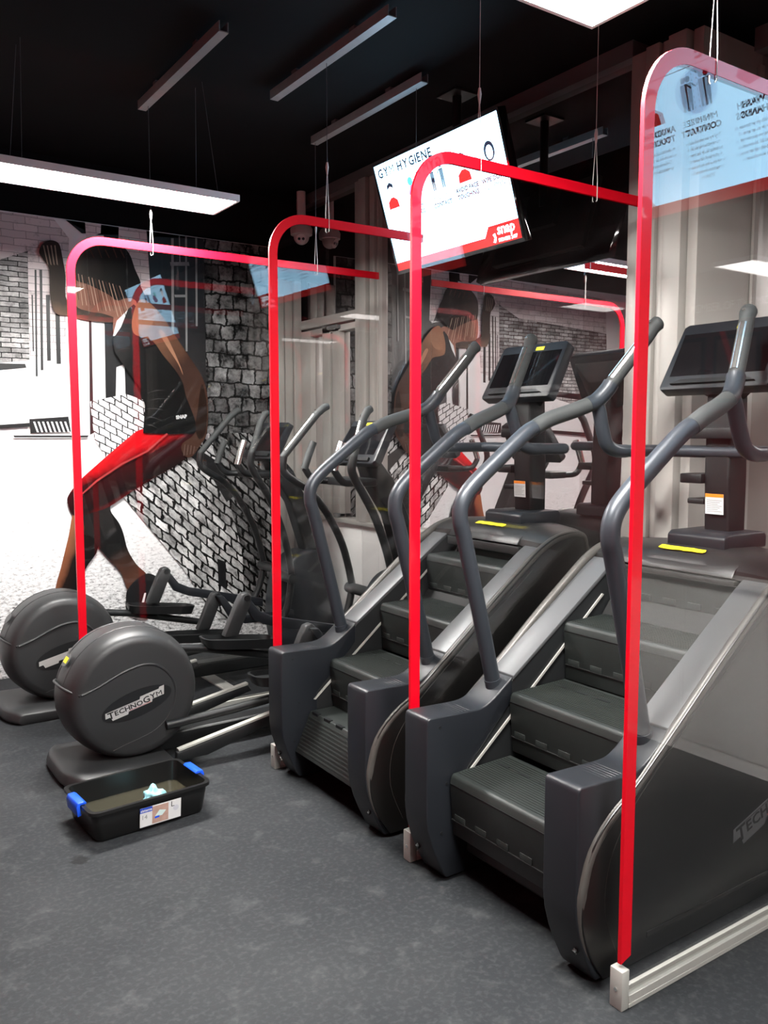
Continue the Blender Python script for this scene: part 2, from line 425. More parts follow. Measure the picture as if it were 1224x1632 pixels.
p3 = bpy.data.objects.new('trim_3', None); COL.objects.link(p3); p3.location = (2.705, 5.30, 0); struct(p3, 'pale grey frame post in the corner next to the mural')
for a, b, d in ((.0, .075, .03), (.080, .150, .015), (.155, .209, .035)): box('strip', (a, b, .03 - d, .033, 0, 2.50), FRAME, p3, .003)
pilaster('trim_4', 'pale grey frame post between door and wide glass', XA, 4.355, 4.56, .89, [(.0, .055, .02), (.062, .14, .045), (.15, .205, .03)])
pilaster('trim_5', 'broad pale frame pilaster behind the nearest stair machine', XA, YP + .002, 2.434, .0, [(.0, .045, .02), (.052, .135, .055), (.14, .18, .03), (.185, .25, .045), (.257, .337, .025)], XE - XA)

# member sign on the red wall
sg = thing('wall_sign', 'dark sign board with white lettering high on the red wall', 'sign', (X0, -2.30, 2.56))
box('board', (0.001, .02, -.75, .75, 0, .34), mat('dark_sign_board', (.05, .008, .012), .4), sg)
text('lettering', 'MEMBER OF THE MONTH', .115, frame((.021, 0, .10), (0, 1, 0), (0, 0, 1)), WHT, sg, align='CENTER', bold=.002, sx=.82)
for k, y in enumerate((-2.90, -2.30, -1.70)):
    p = thing('framed_photo', ['dark framed photo of a member under the sign, far from mural', 'dark framed photo of a member centred under the sign', 'dark framed photo of a member under the sign, nearest mural'][k], 'photo frame', (X0, y, 1.75), 0, 'member photos on the red wall')
    box('frame', (.001, .025, -.25, .25, 0, .66), mat('dark_frame', (.03, .02, .02), .4), p, .004)
    box('print', (.0255, .027, -.21, .21, .04, .62), mat('brown_photo_print', (.22, .10, .08), .5, var=.7, vscale=6), p)

# ------------------------------------------------------------------ mural
MY = 5.320
mu = thing('wall_mural', 'large black and white alley mural with an exercising woman in red leggings', 'mural', (0, 0, 0))
def mp(px, py):
    q = onY(px, py, MY); return (q.x, q.z)
layer = [0]
def pprint(name, pts, m, smooth=False, sub=4):
    layer[0] += 1
    P = [mp(*p) for p in pts]
    if smooth: P = [(v.x, v.y) for v in cr([(a, b, 0) for a, b in P], sub, True)]
    P = [(min(max(a, X0 + .005), 2.695), min(max(b, .004), 2.705)) for a, b in P]
    y = MY - .0005 * layer[0]
    bm = bmesh.new(); vs = [bm.verts.new((a, y, b)) for a, b in P]
    f = bm.faces.new(vs); bm.normal_update()
    if f.normal.y > 0: f.normal_flip()
    bmesh.ops.triangulate(bm, faces=bm.faces)
    me = bpy.data.meshes.new(name); bm.to_mesh(me); bm.free(); me.materials.append(m)
    return link(bpy.data.objects.new(name, me), mu)
GROUND = speckle_print()
box('board', (X0 + .002, 2.70, MY, Y1 - .001, .0, 2.71), GROUND, mu)
BR_L = brick_print('mural_left_brick_print', .035, .13, 0, (.80, .77, .77), (.30, .29, .29), (.03, .03, .03), .004, .02, .50, 7, .2)
BR_P = brick_print('mural_pale_brick_print', .05, .16, 0, (.80, .72, .72), (.60, .54, .54), (.36, .33, .33), .003, .02, .34, 9)
BR_C = brick_print('mural_dark_column_print', .115, .12, 0, (.36, .36, .36), (.10, .10, .10), (.012, .012, .012), .009, .085, .53, 8, .14)
BR_D = brick_print('mural_slanting_brick_print', .078, .105, .85, (.86, .86, .86), (.45, .45, .45), (.008, .008, .008), .010, .085, .45, 11)
BR_E = brick_print('mural_dim_slanting_brick_print', .078, .105, .85, (.50, .50, .50), (.16, .16, .16), (.006, .006, .006), .012, .09, .52, 8)
BR_S = brick_print('mural_small_brick_print', .055, .085, .55, (.88, .88, .88), (.8, .8, .8), (.03, .03, .03), .005, .04, .34, 14)
MB = mat('mural_black_print', (.010, .010, .011), .4, spec=.3, var=.3, vscale=8)
MG = mat('mural_grey_print', (.22, .22, .22), .4, spec=.3, var=.4, vscale=14)
MW = mat('mural_white_print', (.86, .86, .86), .4, spec=.3)
# buildings
pprint('facade_print', [(-400, 300), (20, 320), (85, 345), (110, 380), (104, 560), (0, 580), (-400, 640)], BR_P)
pprint('brick_print', [(-400, 400), (-20, 420), (44, 400), (47, 575), (0, 578), (-400, 640)], BR_L)
for a, b, c, d in ((55, 430, 58, 600), (63, 430, 67, 590), (73, 470, 79, 575), (88, 500, 95, 580), (50, 470, 52, 560)):
    pprint('column_line', [(a, b), (c, b), (c + 2, d), (a + 2, d)], MB)
pprint('ledge_print', [(-300, 586), (0, 579), (40, 580), (42, 586), (0, 590), (-300, 602)], MB)
pprint('dark_facade_print', [(104, 345), (130, 372), (150, 330), (330, 330), (330, 700), (200, 640), (193, 400)], MB)
pprint('white_wall_print', [(112, 375), (165, 375), (165, 640), (200, 700), (140, 705), (120, 560)], MW)
pprint('pale_brick_print', [(188, 330), (232, 330), (240, 470), (230, 470), (212, 430), (188, 392)], BR_P)
pprint('pale_brick_print', [(135, 350), (160, 340), (160, 372), (137, 380)], BR_P)
pprint('doorway_print', [(166, 505), (196, 500), (198, 580), (185, 585), (184, 632), (168, 637)], MB)
pprint('post_print', [(141, 500), (145, 500), (149, 690), (143, 693)], MB)
pprint('small_brick_print', [(143, 640), (200, 628), (235, 640), (250, 700), (205, 760), (175, 740), (150, 700)], BR_S)
for a, b, c, d in ((272, 380, 276, 560), (284, 375, 286, 420), (294, 372, 297, 560), (277, 470, 296, 474), (270, 418, 300, 424), (310, 375, 313, 520)):
    pprint('window_bar_print', [(a, b), (c, b), (c + 1, d), (a + 1, d)], MG)
pprint('brick_column_print', [(322, 300), (440, 310), (448, 740), (330, 720)], BR_C)
pprint('slanting_brick_print', [(196, 792), (300, 705), (332, 690), (345, 700), (360, 980), (330, 965), (290, 905)], BR_D)
pprint('slanting_brick_shade_print', [(338, 690), (460, 690), (470, 990), (345, 980)], BR_E)
pprint('slanting_brick_print', [(338, 715), (362, 790), (385, 880), (390, 985), (345, 985)], BR_D)
pprint('gutter_print', [(300, 706), (345, 735), (372, 790), (360, 800), (330, 750), (296, 722)], MB)
pprint('gap_print', [(345, 890), (358, 895), (360, 940), (347, 930)], MB)
pprint('bench_print', [(46, 668), (108, 664), (112, 688), (48, 690)], MB)
for k in range(8): pprint('bench_slat', [(52 + k * 7, 672), (55 + k * 7, 672), (61 + k * 7, 689), (58 + k * 7, 689)], MW)
pprint('kerb_line', [(-300, 690), (0, 677), (46, 674), (46, 680), (0, 683), (-300, 700)], MB)
pprint('kerb_line', [(20, 694), (140, 694), (138, 697), (22, 697)], MB)
# woman
SK = grad_print('mural_skin_print', [(0, (0.286, 0.143, 0.082)), (.30, (0.136, 0.065, 0.037)), (.65, (0.034, 0.016, 0.012)), (1, (0.058, 0.027, 0.018))], mp(210, 500), mp(320, 640))
SK2 = grad_print('mural_raised_arm_print', [(0, (0.272, 0.163, 0.109)), (.40, (0.058, 0.045, 0.037)), (1, (0.031, 0.026, 0.023))], mp(75, 520), mp(105, 420))
HAIR = grad_print('mural_hair_print', [(0, (0.095, 0.088, 0.078)), (.5, (0.024, 0.022, 0.020)), (1, (0.010, 0.010, 0.010))], mp(115, 400), mp(210, 440))
FACE = grad_print('mural_face_print', [(0, (0.374, 0.197, 0.143)), (.5, (0.184, 0.082, 0.058)), (1, (0.306, 0.150, 0.109))], mp(118, 450), mp(195, 500))
TOP = grad_print('mural_top_print', [(0, (.030, .030, .030)), (.4, (.009, .009, .009)), (1, (.004, .004, .004))], mp(178, 540), mp(260, 600))
LEG = grad_print('mural_red_leggings_print', [(0, (.70, .006, .010)), (.26, (.50, .006, .010)), (.40, (.035, .003, .004)), (.78, (.008, .004, .004)), (1, (.26, .006, .008))], mp(190, 700), mp(235, 790))
CALF = grad_print('mural_calf_print', [(0, (.012, .011, .011)), (.6, (.008, .008, .008)), (1, (.08, .034, .022))], mp(140, 820), mp(200, 920))
SHIN = grad_print('mural_far_leg_print', [(0, (.28, .10, .045)), (.35, (.15, .055, .028)), (.5, (.012, .007, .006)), (1, (.005, .005, .005))], mp(96, 880), mp(140, 895))
pprint('far_leg_print', [(118, 812), (108, 855), (97, 900), (88, 945), (118, 960), (134, 908), (155, 872), (140, 830)], SHIN, True)
pprint('raised_arm_print', [(61, 402), (68, 388), (81, 384), (93, 390), (98, 410), (103, 440), (107, 482), (150, 490), (186, 486), (184, 513), (140, 512), (108, 504), (88, 500), (79, 475), (77, 430), (68, 415)], SK2, True)
for k in range(4): pprint('finger_line', [(67 + k * 6, 392), (69 + k * 6, 392), (76 + k * 5, 424), (74 + k * 5, 422)], mat('mural_finger_light', (.30, .23, .18), .5, spec=.08))
pprint('calf_print', [(106, 795), (118, 818), (127, 826), (144, 857), (166, 884), (191, 912), (203, 940), (222, 925), (232, 915), (216, 899), (202, 876), (195, 850), (188, 833), (174, 812), (176, 790), (140, 770)], CALF, True)
pprint('leggings_print', [(224, 684), (200, 700), (174, 722), (150, 743), (127, 764), (110, 785), (106, 800), (118, 822), (150, 815), (174, 806), (210, 782), (246, 760), (286, 737), (312, 712), (313, 684), (270, 680)], LEG, True)
pprint('shoe_print', [(202, 938), (199, 955), (202, 975), (232, 980), (248, 954), (259, 930), (250, 920), (235, 913), (219, 920)], MB, True)
pprint('shoe_sole_print', [(259, 926), (261, 934), (238, 974), (230, 975), (247, 948)], MW)
pprint('shoe_stripe_print', [(228, 944), (231, 944), (224, 978), (219, 978)], MW)
pprint('face_print', [(116, 444), (135, 446), (160, 460), (185, 476), (200, 482), (203, 498), (190, 512), (178, 506), (160, 500), (140, 497), (118, 486)], FACE, True)
pprint('neck_print', [(184, 484), (205, 476), (216, 486), (200, 515), (182, 534), (178, 520)], FACE, True)
pprint('chest_print', [(184, 512), (202, 494), (196, 520), (182, 536), (178, 536)], MW)
pprint('hair_print', [(114, 420), (118, 402), (132, 390), (150, 383), (183, 386), (203, 404), (213, 430), (222, 455), (205, 470), (186, 480), (170, 470), (140, 455), (118, 446)], HAIR, True)
STR = [mat('mural_dark_strand', (.10, .05, .035), .5, spec=.08), mat('mural_light_strand', (.60, .40, .30), .5, spec=.08)]
for k in range(14):
    a = 117 + k * 5.4; c = 119 + k * 6.2
    pprint('hair_strand', [(a, 436 + k * 1.6), (a + 1.0, 436 + k * 1.6), (c + 5, 478 + k * 2 + (k * 7) % 9), (c + 4.4, 479 + k * 2 + (k * 7) % 9)], STR[k % 3 != 0])
for k in range(6):
    pprint('hair_shine', [(128 + k * 12, 396 + (k % 2) * 4), (130 + k * 12, 395 + (k % 2) * 4), (136 + k * 12, 412), (135 + k * 12, 413)], STR[0])
pprint('tank_top_print', [(201, 494), (210, 486), (224, 500), (240, 540), (262, 565), (282, 596), (300, 640), (312, 690), (268, 692), (225, 690), (228, 647), (222, 622), (208, 602), (192, 580), (180, 562), (177, 541), (190, 522)], TOP, False)
pprint('near_arm_print', [(222, 478), (212, 492), (207, 515), (210, 532), (222, 538), (240, 544), (256, 566), (274, 588), (287, 608), (293, 632), (301, 652), (310, 680), (303, 695), (288, 706), (286, 718), (294, 728), (304, 726), (318, 706), (326, 690), (328, 640), (320, 604), (299, 570), (273, 532), (256, 506), (238, 486)], SK, True, 3)
AL = mat('mural_arm_light', (.30, .15, .09), .5, spec=.08); AD = mat('mural_arm_dark', (.018, .009, .006), .5, spec=.08); CR = mat('mural_top_crease', (.05, .05, .05), .5, spec=.08); SE = mat('mural_legging_seam', (.42, .05, .05), .5, spec=.08)
pprint('arm_highlight_print', [(226, 486), (216, 500), (214, 518), (222, 526), (238, 520), (244, 500), (236, 488)], AL, True)
pprint('arm_highlight_print', [(250, 530), (262, 552), (280, 580), (288, 598), (284, 584), (268, 548), (256, 528)], AL, True)
pprint('arm_shade_print', [(318, 612), (326, 645), (324, 688), (314, 700), (308, 682), (312, 650)], AD, True)
for k, (xa, ya, xb, yb) in enumerate(((228, 628, 262, 622), (228, 640, 268, 636), (227, 652, 262, 655), (226, 664, 258, 672), (226, 676, 250, 684), (180, 562, 205, 556))):
    pprint('top_crease', [(xa, ya), ((xa + xb) / 2, (ya + yb) / 2 - 3), (xb, yb), ((xa + xb) / 2, (ya + yb) / 2 - 1.6)], CR)
pprint('legging_seam', [(262, 690), (230, 718), (190, 738), (150, 765), (128, 785), (129, 787), (152, 767), (192, 740), (232, 720), (264, 692)], SE)
for k in range(4): pprint('finger_line', [(290 + k * 5, 708 + k), (292 + k * 5, 708 + k), (290 + k * 5, 726 - k), (288 + k * 5, 726 - k)], mat('mural_finger_dark', (.08, .04, .03), .4))
e1 = mp(277, 668)
layer[0] += 1
text('shirt_lettering', 'SNAP', .030, frame((e1[0], MY - .0005 * layer[0], e1[1]), (1, 0, .12), (0, 0, 1)), WHT, mu, ext=0, bold=.002)

# ------------------------------------------------------------------ ceiling lights, struts, wires
def panel_light(label, x0, x1, y0, y1, z):
    t = thing('panel_light', label, 'ceiling light', ((x0 + x1) / 2, (y0 + y1) / 2, z), 0, 'suspended light panels')
    hx, hy = (x1 - x0) / 2, (y1 - y0) / 2
    boxes('frame', [(-hx, hx, -hy, -hy + .012, 0, .03), (-hx, hx, hy - .012, hy, 0, .03), (-hx, -hx + .012, -hy + .012, hy - .012, 0, .03), (hx - .012, hx, -hy + .012, hy - .012, 0, .03), (-hx + .012, hx - .012, -hy + .012, hy - .012, .02, .028)], WHITEP, t)
    em = mat('light_diffuser', (.9, .9, .9), .5, emit=(1, .985, .95), estr=PANEL_LIGHT)
    box('diffuser', (-hx + .012, hx - .012, -hy + .012, hy - .012, .004, .019), em, t)
    for sx in (-1, 1):
        for sy in (-1, 1):
            tube('suspension_wire', [(sx * (hx - .1), sy * (hy - .02), .03), (sx * (hx - .13), sy * .04, ZC - z)], .0009, WIRE, t, 5)
    return t
panel_light('long white light panel hanging above the mural side', .685, 1.73, 3.724, 4.023, 2.52)
panel_light('white light panel hanging above the nearest stair machine', .745, 1.79, 1.348, 1.642, 2.52)
panel_light('white light panel hanging behind the camera', .60, 1.645, -.77, -.47, 2.52)

def strut(label, x, y0, y1):
    t = thing('ceiling_strut', label, 'strut', (x, (y0 + y1) / 2, 3.0), 0, 'metal struts under the ceiling'); h = (y1 - y0) / 2
    boxes('channel', [(-.020, .020, -h, h, .0, .004), (-.020, -.016, -h, h, .004, .04), (.016, .020, -h, h, .004, .04)], STRUT, t)
    for q in (-.5, .5): box('ceiling_clip', (-.015, .015, h * q, h * q + .04, .004, .0595), WIRE, t)
strut('metal strut nearest the mural side, left of the others', 1.43, 3.20, 4.17)
strut('metal strut in the middle, closest to the light panels', 1.90, 2.73, 3.70)
strut('metal strut furthest right, nearest the television', 2.36, 3.14, 4.13)

# ------------------------------------------------------------------ acrylic screens
SH = 2.36
def screen(label, x0, x1, y, rot=0., ends=('front',)):
    t = thing('divider_screen', label, 'screen', (x0, y, 0), rot, 'clear dividers with red edges between machines')
    L = x1 - x0; R = .17; zb = .035; th = .0045
    # sheet with a rounded front top corner
    arc = [(R - R * math.cos(a), SH - R + R * math.sin(a)) for a in [i * math.pi / 2 / 14 for i in range(15)]]
    out = [(0.002, zb)] + arc + [(L, SH), (L, zb)]
    prof('sheet', out, -th, th, ACR, t)
    # red edging: strip along the front edge and the top
    wd = .036; n = len(arc)
    inner = [(R - (R - wd) * math.cos(a), SH - R + (R - wd) * math.sin(a)) for a in [i * math.pi / 2 / 14 for i in range(15)]]
    A = [(0, .115)] + arc + [(L, SH)]; B = [(wd, .128)] + inner + [(L, SH - wd)]
    V = []; Fc = []
    for (a, b) in zip(A, B):
        V += [(a[0] - .001, -th - .001, a[1] + (.001 if a[1] > 2.3 else 0)), (a[0] - .001, th + .001, a[1] + (.001 if a[1] > 2.3 else 0)), (b[0], th + .001, b[1]), (b[0], -th - .001, b[1])]
    for i in range(len(A) - 1):
        k = i * 4
        Fc += [(k, k + 1, k + 5, k + 4), (k + 1, k + 2, k + 6, k + 5), (k + 3, k, k + 4, k + 7)]
    Fc += [(0, 3, 2, 1)]
    mk('red_edging', V, Fc, REDT, t)
    # floor bracket and rail
    e = box('end_post', (-.012, .016, -.02, .02, 0, .105), ALU, t, .003)
    lathe = [(-.0125, r) for r in (0,)]
    V, Fc = tube_vf([(-.0135, 0, .052), (-.0115, 0, .052)], .0055, 12); mk('screw', V, Fc, STEEL, e)
    boxes('floor_rail', [(.016, L, -.020, .020, 0, .012), (.016, L, -.020, -.0085, .012, .034), (.016, L, .0085, .020, .012, .034)], ALU, t, .001)
    return t
S1 = screen('clear divider screen nearest the mural, first on the left', 1.035, 2.76, 4.10)
S2 = screen('clear divider screen between cross trainer and far stair machine', 1.62, 2.41, 3.215)
S3 = screen('clear divider screen between the two stair machines', 1.632, 2.78, 2.238)
S4 = screen('nearest clear divider screen, at right front edge of the picture', 1.632, 2.78, 1.337)
screen('clear divider screen outside the picture, its red top mirrored in the nearest screen', 1.632, 2.50, .43)

def cord(sc, x, ztop, ztog):
    x -= sc.location.x
    c = tube('hanging_cord', [(x, 0, ztop), (x, 0, ztog)], .0013, WIRE if ztop < 3.05 else CORD, sc, 6)
    mk('toggle', *tube_vf([(x, 0, ztog + .02), (x, 0, ztog), (x, 0, ztog - .03)], [.004, .007, .003], 8), CORD, c)
    for s in (-1, 1):
        tube('loop_strand', [(x, s * .001, ztog - .02), (x - s * .004, s * .0075, SH + .02), (x - s * .004, s * .0075, SH - .05), (x, s * .0062, SH - .054)], .0013, CORD, c, 6)
cord(S1, 1.437, 3.0, 2.50); cord(S1, 2.35, 3.0, 2.55)
cord(S2, 1.90, 3.0, 2.576); cord(S2, 2.37, 3.0, 2.56)
cord(S3, 1.91, ZC, 2.568); cord(S3, 2.475, ZC, 2.546)
cord(S4, 1.89, ZC, 2.60)

# ------------------------------------------------------------------ stair climbing machines
def smooth2(pts, sub=5): return [(v.x, v.y) for v in cr([(a, b, 0) for a, b in pts], sub)]
RZ = 1.565
def logo(parent, M, h, plate, ink):
    """slanted stepped plate with the maker's lettering"""
    W = h * 5.2
    pl = [(-W * .50, h * .16), (-W * .48, h * .62), (W * .10, h * .62), (W * .12, h * .84), (W * .44, h * .84), (W * .46, h * .98), (W * .54, h * .98), (W * .50, h * .22), (W * .30, h * .22), (W * .28, h * .0), (-W * .12, h * .0), (-W * .14, h * -.2), (-W * .40, h * -.2), (-W * .42, h * .16)]
    p = flat('logo_plate', pl, M, plate, parent, .0015)
    letters('logo_letter', [('T', h * .82, h * .0, 1.1, h * .014)] + [(c, h * .56, h * .12, 1.25, h * .014) for c in 'ECHNO'] + [('G', h * .76, h * .12, 1.15, h * .014)] + [('Y', h * .60, h * .26, 1.25, h * .014), ('M', h * .60, h * .26, 1.30, 0)], -W * .455, M @ Matrix.Translation((0, 0, .0016)), ink, p, h * .055)
    flat('logo_line', rect(-W * .44, W * .06, h * .55, h * .57), M, ink, p, .0004, .0016)
    flat('logo_line', rect(-W * .10, W * .26, h * .04, h * .07), M, mat('red_ink', (.5, .02, .02), .5), p, .0004, .0016)

def stair_machine(label, yc, steps, flap):
    t = thing('stair_climber', label, 'stair machine', (RZ, yc, 0), 0, 'stair climbing machines')
    IN, OU = .255, .375
    for s in (1, -1):
        ya, yb = sorted((s * IN, s * OU)); e = .003
        prof('stringer', [(.10, .010), (.10, .43), (.30, .56), (.36, .618), (.86, .975), (1.07, .99), (1.10, .010)], ya + e, yb - e, BLKP, t, .004)
        cap = [(.362, .620), (.362, .636)] + [(.862, .992), (.875, .985)]
        prof('stringer_cap', [(.364, .622), (.364, .637), (.80, .952), (.84, .978), (.862, .990), (.862, .975)], ya, yb - 0, CAPM, t, .003)
        # front cover
        top = smooth2([(.012, .556), (.10, .553), (.19, .550), (.235, .554), (.27, .570), (.31, .597), (.361, .634)], 4)
        cov = [(0, .540), (.003, .552)] + top + [(.361, .55), (.17, .36), (.16, .012), (.082, .012)] + [(.070, .030), (.045, .080), (.022, .135), (.006, .190), (0, .235)]
        c = prof('front_cover', cov, ya, yb, CHAR, t, .008, 3, 40)
        boxes('grip_ridges', [(.03 + k * .0135, .036 + k * .0135, ya + .012, yb - .012, .549, .5545 - k * .0003) for k in range(12)], CHAR, c, .001)
        for zz in (.08,):
            V, Fc = tube_vf([(.038, s * .345, .10), (.028, s * .345, .095)], .008, 10); mk('screw_hole', V, Fc, INK, c)
        for zx, zz in ((.022, .52), (.05, .33), (.03, .07 + .1)):
            V, Fc = tube_vf([(zx + .03, s * (IN - .0015), zz), (zx + .03, s * (IN + .002), zz)], .005, 8); mk('screw', V, Fc, BLKP, c)
        # outer side panel; light on its rounded edge is coloured into a paler tube
        edge = [(.100, .016), (.055, .085), (.022, .165), (.012, .24), (.018, .30), (.047, .385), (.115, .457), (.205, .512), (.31, .592), (.437, .693), (.583, .812), (.738, .930), (.82, .990), (.90, 1.030), (.98, 1.047), (1.04, 1.046), (1.075, 1.028), (1.092, .97)]
        ed = smooth2(edge, 3); N_ = len(ed)
        o1, o2 = sorted((s * (OU - .004), s * (OU + .010)))
        sp = prof('side_panel', ed + [(1.13, .016)], o1, o2, SIDE, t, .003)
        V, Fc = tube_vf([(a + .006, s * (OU - .004), b - .012) for a, b in ed[3:]], [min(.0165, .004 + .0016 * k) for k in range(N_ - 3)], 12); mk('edge_glint', V, Fc, EDGEM, t)
        o3, o4 = sorted((s * (OU + .008), s * (OU + .0125)))
        box('groove_rib', (.27, 1.04, o3, o4, .072, .090), SIDE, sp, .002)
        arcp = [(.155 + .0, .06), (.10, .20), (.115, .34), (.20, .46), (.33, .57), (.5, .70), (.78, .91)]
        tube('seam_line', [(a, s * (OU + .0102), b) for a, b in smooth2(arcp, 4)], .0008, EDGEM, sp, 5)
        M = frame((.875, s * (OU + .0105), .285), (-s * 1, 0, 0) if s > 0 else (1, 0, 0), (0, 0, 1)) @ Matrix.Rotation(math.radians(17), 4, 'Z')
        logo(sp, M, .085, LOGOD, INK)
        # bright strip on the inner face
        prof('inner_strip', [(.15, .335), (.158, .331), (.80, .868), (.792, .872)], *sorted((s * (IN - .003), s * (IN + .002))), ALU, t)
        # handrail
        y1, y2 = s * .31, s * .263
        path = cr([(.325, y1, .596), (.262, y1, .84), (.192, y1, 1.10), (.172, y1, 1.17), (.178, y1, 1.225), (.22, y1, 1.277), (.33, y1, 1.36), (.45, y1, 1.446), (.50, y1, 1.470)], 5)
        r = tube('handrail', path, .0262, RAILM, t, 16)
        tube('rail_foot', [(.3275, y1, .585), (.318, y1, .622)], .0285, RAILM, r, 16)
        tube('foam_grip', cr([(.495, y1, 1.467), (.56, y1 - s * .006, 1.497), (.66, y1 - s * .025, 1.528), (.725, s * .270, 1.551)], 4), .0275, FOAM, r, 16)
        tube('rail_joint', cr([(.715, s * .272, 1.548), (.75, y2, 1.564), (.785, s * .25, 1.60), (.80, s * .243, 1.625)], 4), .0285, JOINT, r, 14)
        tube('rail_joint', cr([(.745, s * .265, 1.572), (.768, s * .266, 1.525), (.79, s * .268, 1.46), (.815, s * .27, 1.41), (.86, s * .27, 1.387), (.92, s * .27, 1.384)], 4), .0245, RAILM, r, 14)
        hp = [(.795, s * .245, 1.617), (.85, s * .222, 1.69), (.92, s * .192, 1.785), (.945, s * .181, 1.825), (.965, s * .174, 1.842)]
        u = tube('upright_grip', cr(hp, 3), [.024] * 9 + [.026, .027, .027, .022], FOAM, r, 14)
        d = (Vector(hp[2]) - Vector(hp[0])).normalized(); nn = Vector((-d.z, 0, d.x)).normalized()
        tube('sensor_plate', [Vector(hp[0]) + d * .02 + nn * .012, Vector(hp[2]) + nn * .012], .0165, STEEL, u, 10)
        V, Fc = tube_vf([Vector(hp[3]) + nn * .02, Vector(hp[3]) + nn * .030], .006, 10); mk('screw', V, Fc, STEEL, u)
    # cross bar of the rails
    tube('cross_bar', cr([(.90, -.27, 1.384), (1.00, -.27, 1.384), (1.06, -.268, 1.384), (1.085, -.24, 1.384), (1.088, -.18, 1.384), (1.088, .18, 1.384), (1.085, .24, 1.384), (1.06, .268, 1.384), (1.00, .27, 1.384), (.90, .27, 1.384)], 4), .0225, RAILM, t, 14)
    # belly between the stringers, dark underside
    box('inner_body', (.27, 1.08, -.252, .252, .05, .34), BLKP, t)
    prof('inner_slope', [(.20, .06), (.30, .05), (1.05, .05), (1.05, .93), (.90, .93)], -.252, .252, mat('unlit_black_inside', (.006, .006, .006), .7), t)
    # steps
    for k, (x, z) in enumerate(steps):
        W = .249; last = k == len(steps) - 1
        st = prof('step', [(x + .006, z - .008), (x + .014, z), (x + .262, z + .006), (x + .262, z - .03), (x + .03, z - .034), (x + .040, z - .185), (x + .030, z - .205), (x + .016, z - .205), (x, z - .03)], -W, W, TREAD, t, .004, 2, 20)
        boxes('tread_ribs', [(x + .03 + i * .012, x + .036 + i * .012, -W + .01, W - .01, z + .0005 + i * .0003, z + .0022 + i * .0003) for i in range(18)], TREAD, st)
        tab = [(x + .175, x + .187, -W + .04 + j * .095, -W + .085 + j * .095, z + .002, z + .0062) for j in range(5)]
        for b_ in tab: box('hinge_tab', b_, BLKP, st)
        rs = []
        for j in range(5):
            ya = -W + .03 + j * .1
            rs += [(x + .008 - .001, x + .03, ya, ya + .05, z - .15, z - .128)]
        for b_ in rs: box('riser_tab', b_, TREAD, st, .001)
        box('riser_seam', (x + .006, x + .02, -W + .004, W - .004, z - .151, z - .1488), INK, st)
        boxes('nose_line', [(x - .0012, x + .01, -W + .004, W - .004, z - .030, z - .0285)], BLKP, st)
    if flap:
        (xa, za), (xb, zb) = flap
        d = Vector((xb - xa, 0, zb - za)).normalized(); n = Vector((-d.z, 0, d.x)) * -1
        if n.x > 0: n = -n
        fl = prof('flap_step', [(xa, za), (xb, zb), (xb - n.x * .03, zb - n.z * .03), (xa + .13, za - .03), (xa + .135, za)], -.249, .249, TREAD, t, .004)
        ln = math.hypot(xb - xa, zb - za); V, Fc = [], []
        for i in range(10):
            c = Vector((xa, 0, za)) + d * (.022 + i * (ln - .03) / 10)
            q = [c, c + d * .006, c + d * .006 + n * .002, c + n * .002]; o = len(V)
            V += [(p.x, -.24, p.z) for p in q] + [(p.x, .24, p.z) for p in q]
            Fc += [(o, o + 1, o + 2, o + 3), (o + 7, o + 6, o + 5, o + 4)] + [(o + a, o + (a + 1) % 4, o + 4 + (a + 1) % 4, o + 4 + a) for a in range(4)]
        mk('tread_ribs', V, Fc, TREAD, fl)
        for j in range(5): box('hinge_tab', (xa - .004, xa + .012, -.20 + j * .095, -.155 + j * .095, za - .012, za + .003), BLKP, fl)
    else:
        fl = prof('lower_step', [(.165, .205), (.195, .20), (.185, .085), (.172, .075), (.160, .09)], -.249, .249, TREAD, t, .004)
        for j in range(5): box('hinge_tab', (.157, .17, -.20 + j * .095, -.155 + j * .095, .118, .133), CAPM, fl)
        tr = prof('top_riser', [(.848, .79), (.842, .965), (.856, .965), (.866, .79)], -.249, .249, TREAD, t)
        for j in range(5): box('hinge_tab', (.838, .85, -.22 + j * .1, -.17 + j * .1, .868, .888), TREAD, tr, .001)
    # hood
    NV = 25; P = []
    for i in range(NV):
        y = -.378 + .756 * i / (NV - 1); c = math.cos(math.pi * y / .756); cc = c ** .6 if c > 0 else 0
        xr = 1.075 + .15 * cc; sag = .018 * (1 - cc)
        f0 = .868 - .006 * cc
        row = [(f0 + .03, .968), (f0, .985 - sag * .3), (f0 + .004, 1.004 + .012 * cc - sag * .3), (f0 + .03, 1.030 + .012 * cc - sag * .8), (f0 + .08, 1.046 + .012 * cc - sag * .6), (1.0, 1.053 + .010 * cc - sag * .4), (xr - .07, 1.052 + .006 * cc - sag * .3), (xr - .03, 1.046 - sag * .3), (xr - .006, 1.030 - sag * .3), (xr + .004, 1.0), (xr + .02, .80), (xr + .035, .015)]
        P.append([(a, y, b) for a, b in row])
    nr = len(P[0]); V = [p for r_ in P for p in r_]
    Fc = [(i * nr + j, i * nr + j + 1, (i + 1) * nr + j + 1, (i + 1) * nr + j) for i in range(NV - 1) for j in range(nr - 1)]
    Fc += [tuple(range(nr)), tuple((NV - 1) * nr + j for j in range(nr - 1, -1, -1))]
    hd = mk('hood', V, Fc, HOOD, t)
    box('hood_slot_shade', (.845, .88, -.235, .235, .945, .982), INK, t, .006)  # solid black block; shade inside the slot is put into its colour
    prof('top_lip', [(.846, .988), (.862, 1.012), (.905, 1.042), (.91, 1.036), (.868, .985)], -.225, .225, HOOD, t, .003)
    # yellow caution sticker
    M = frame((.895, .10, 1.0445), (0, -1, 0), (1, 0, .31))
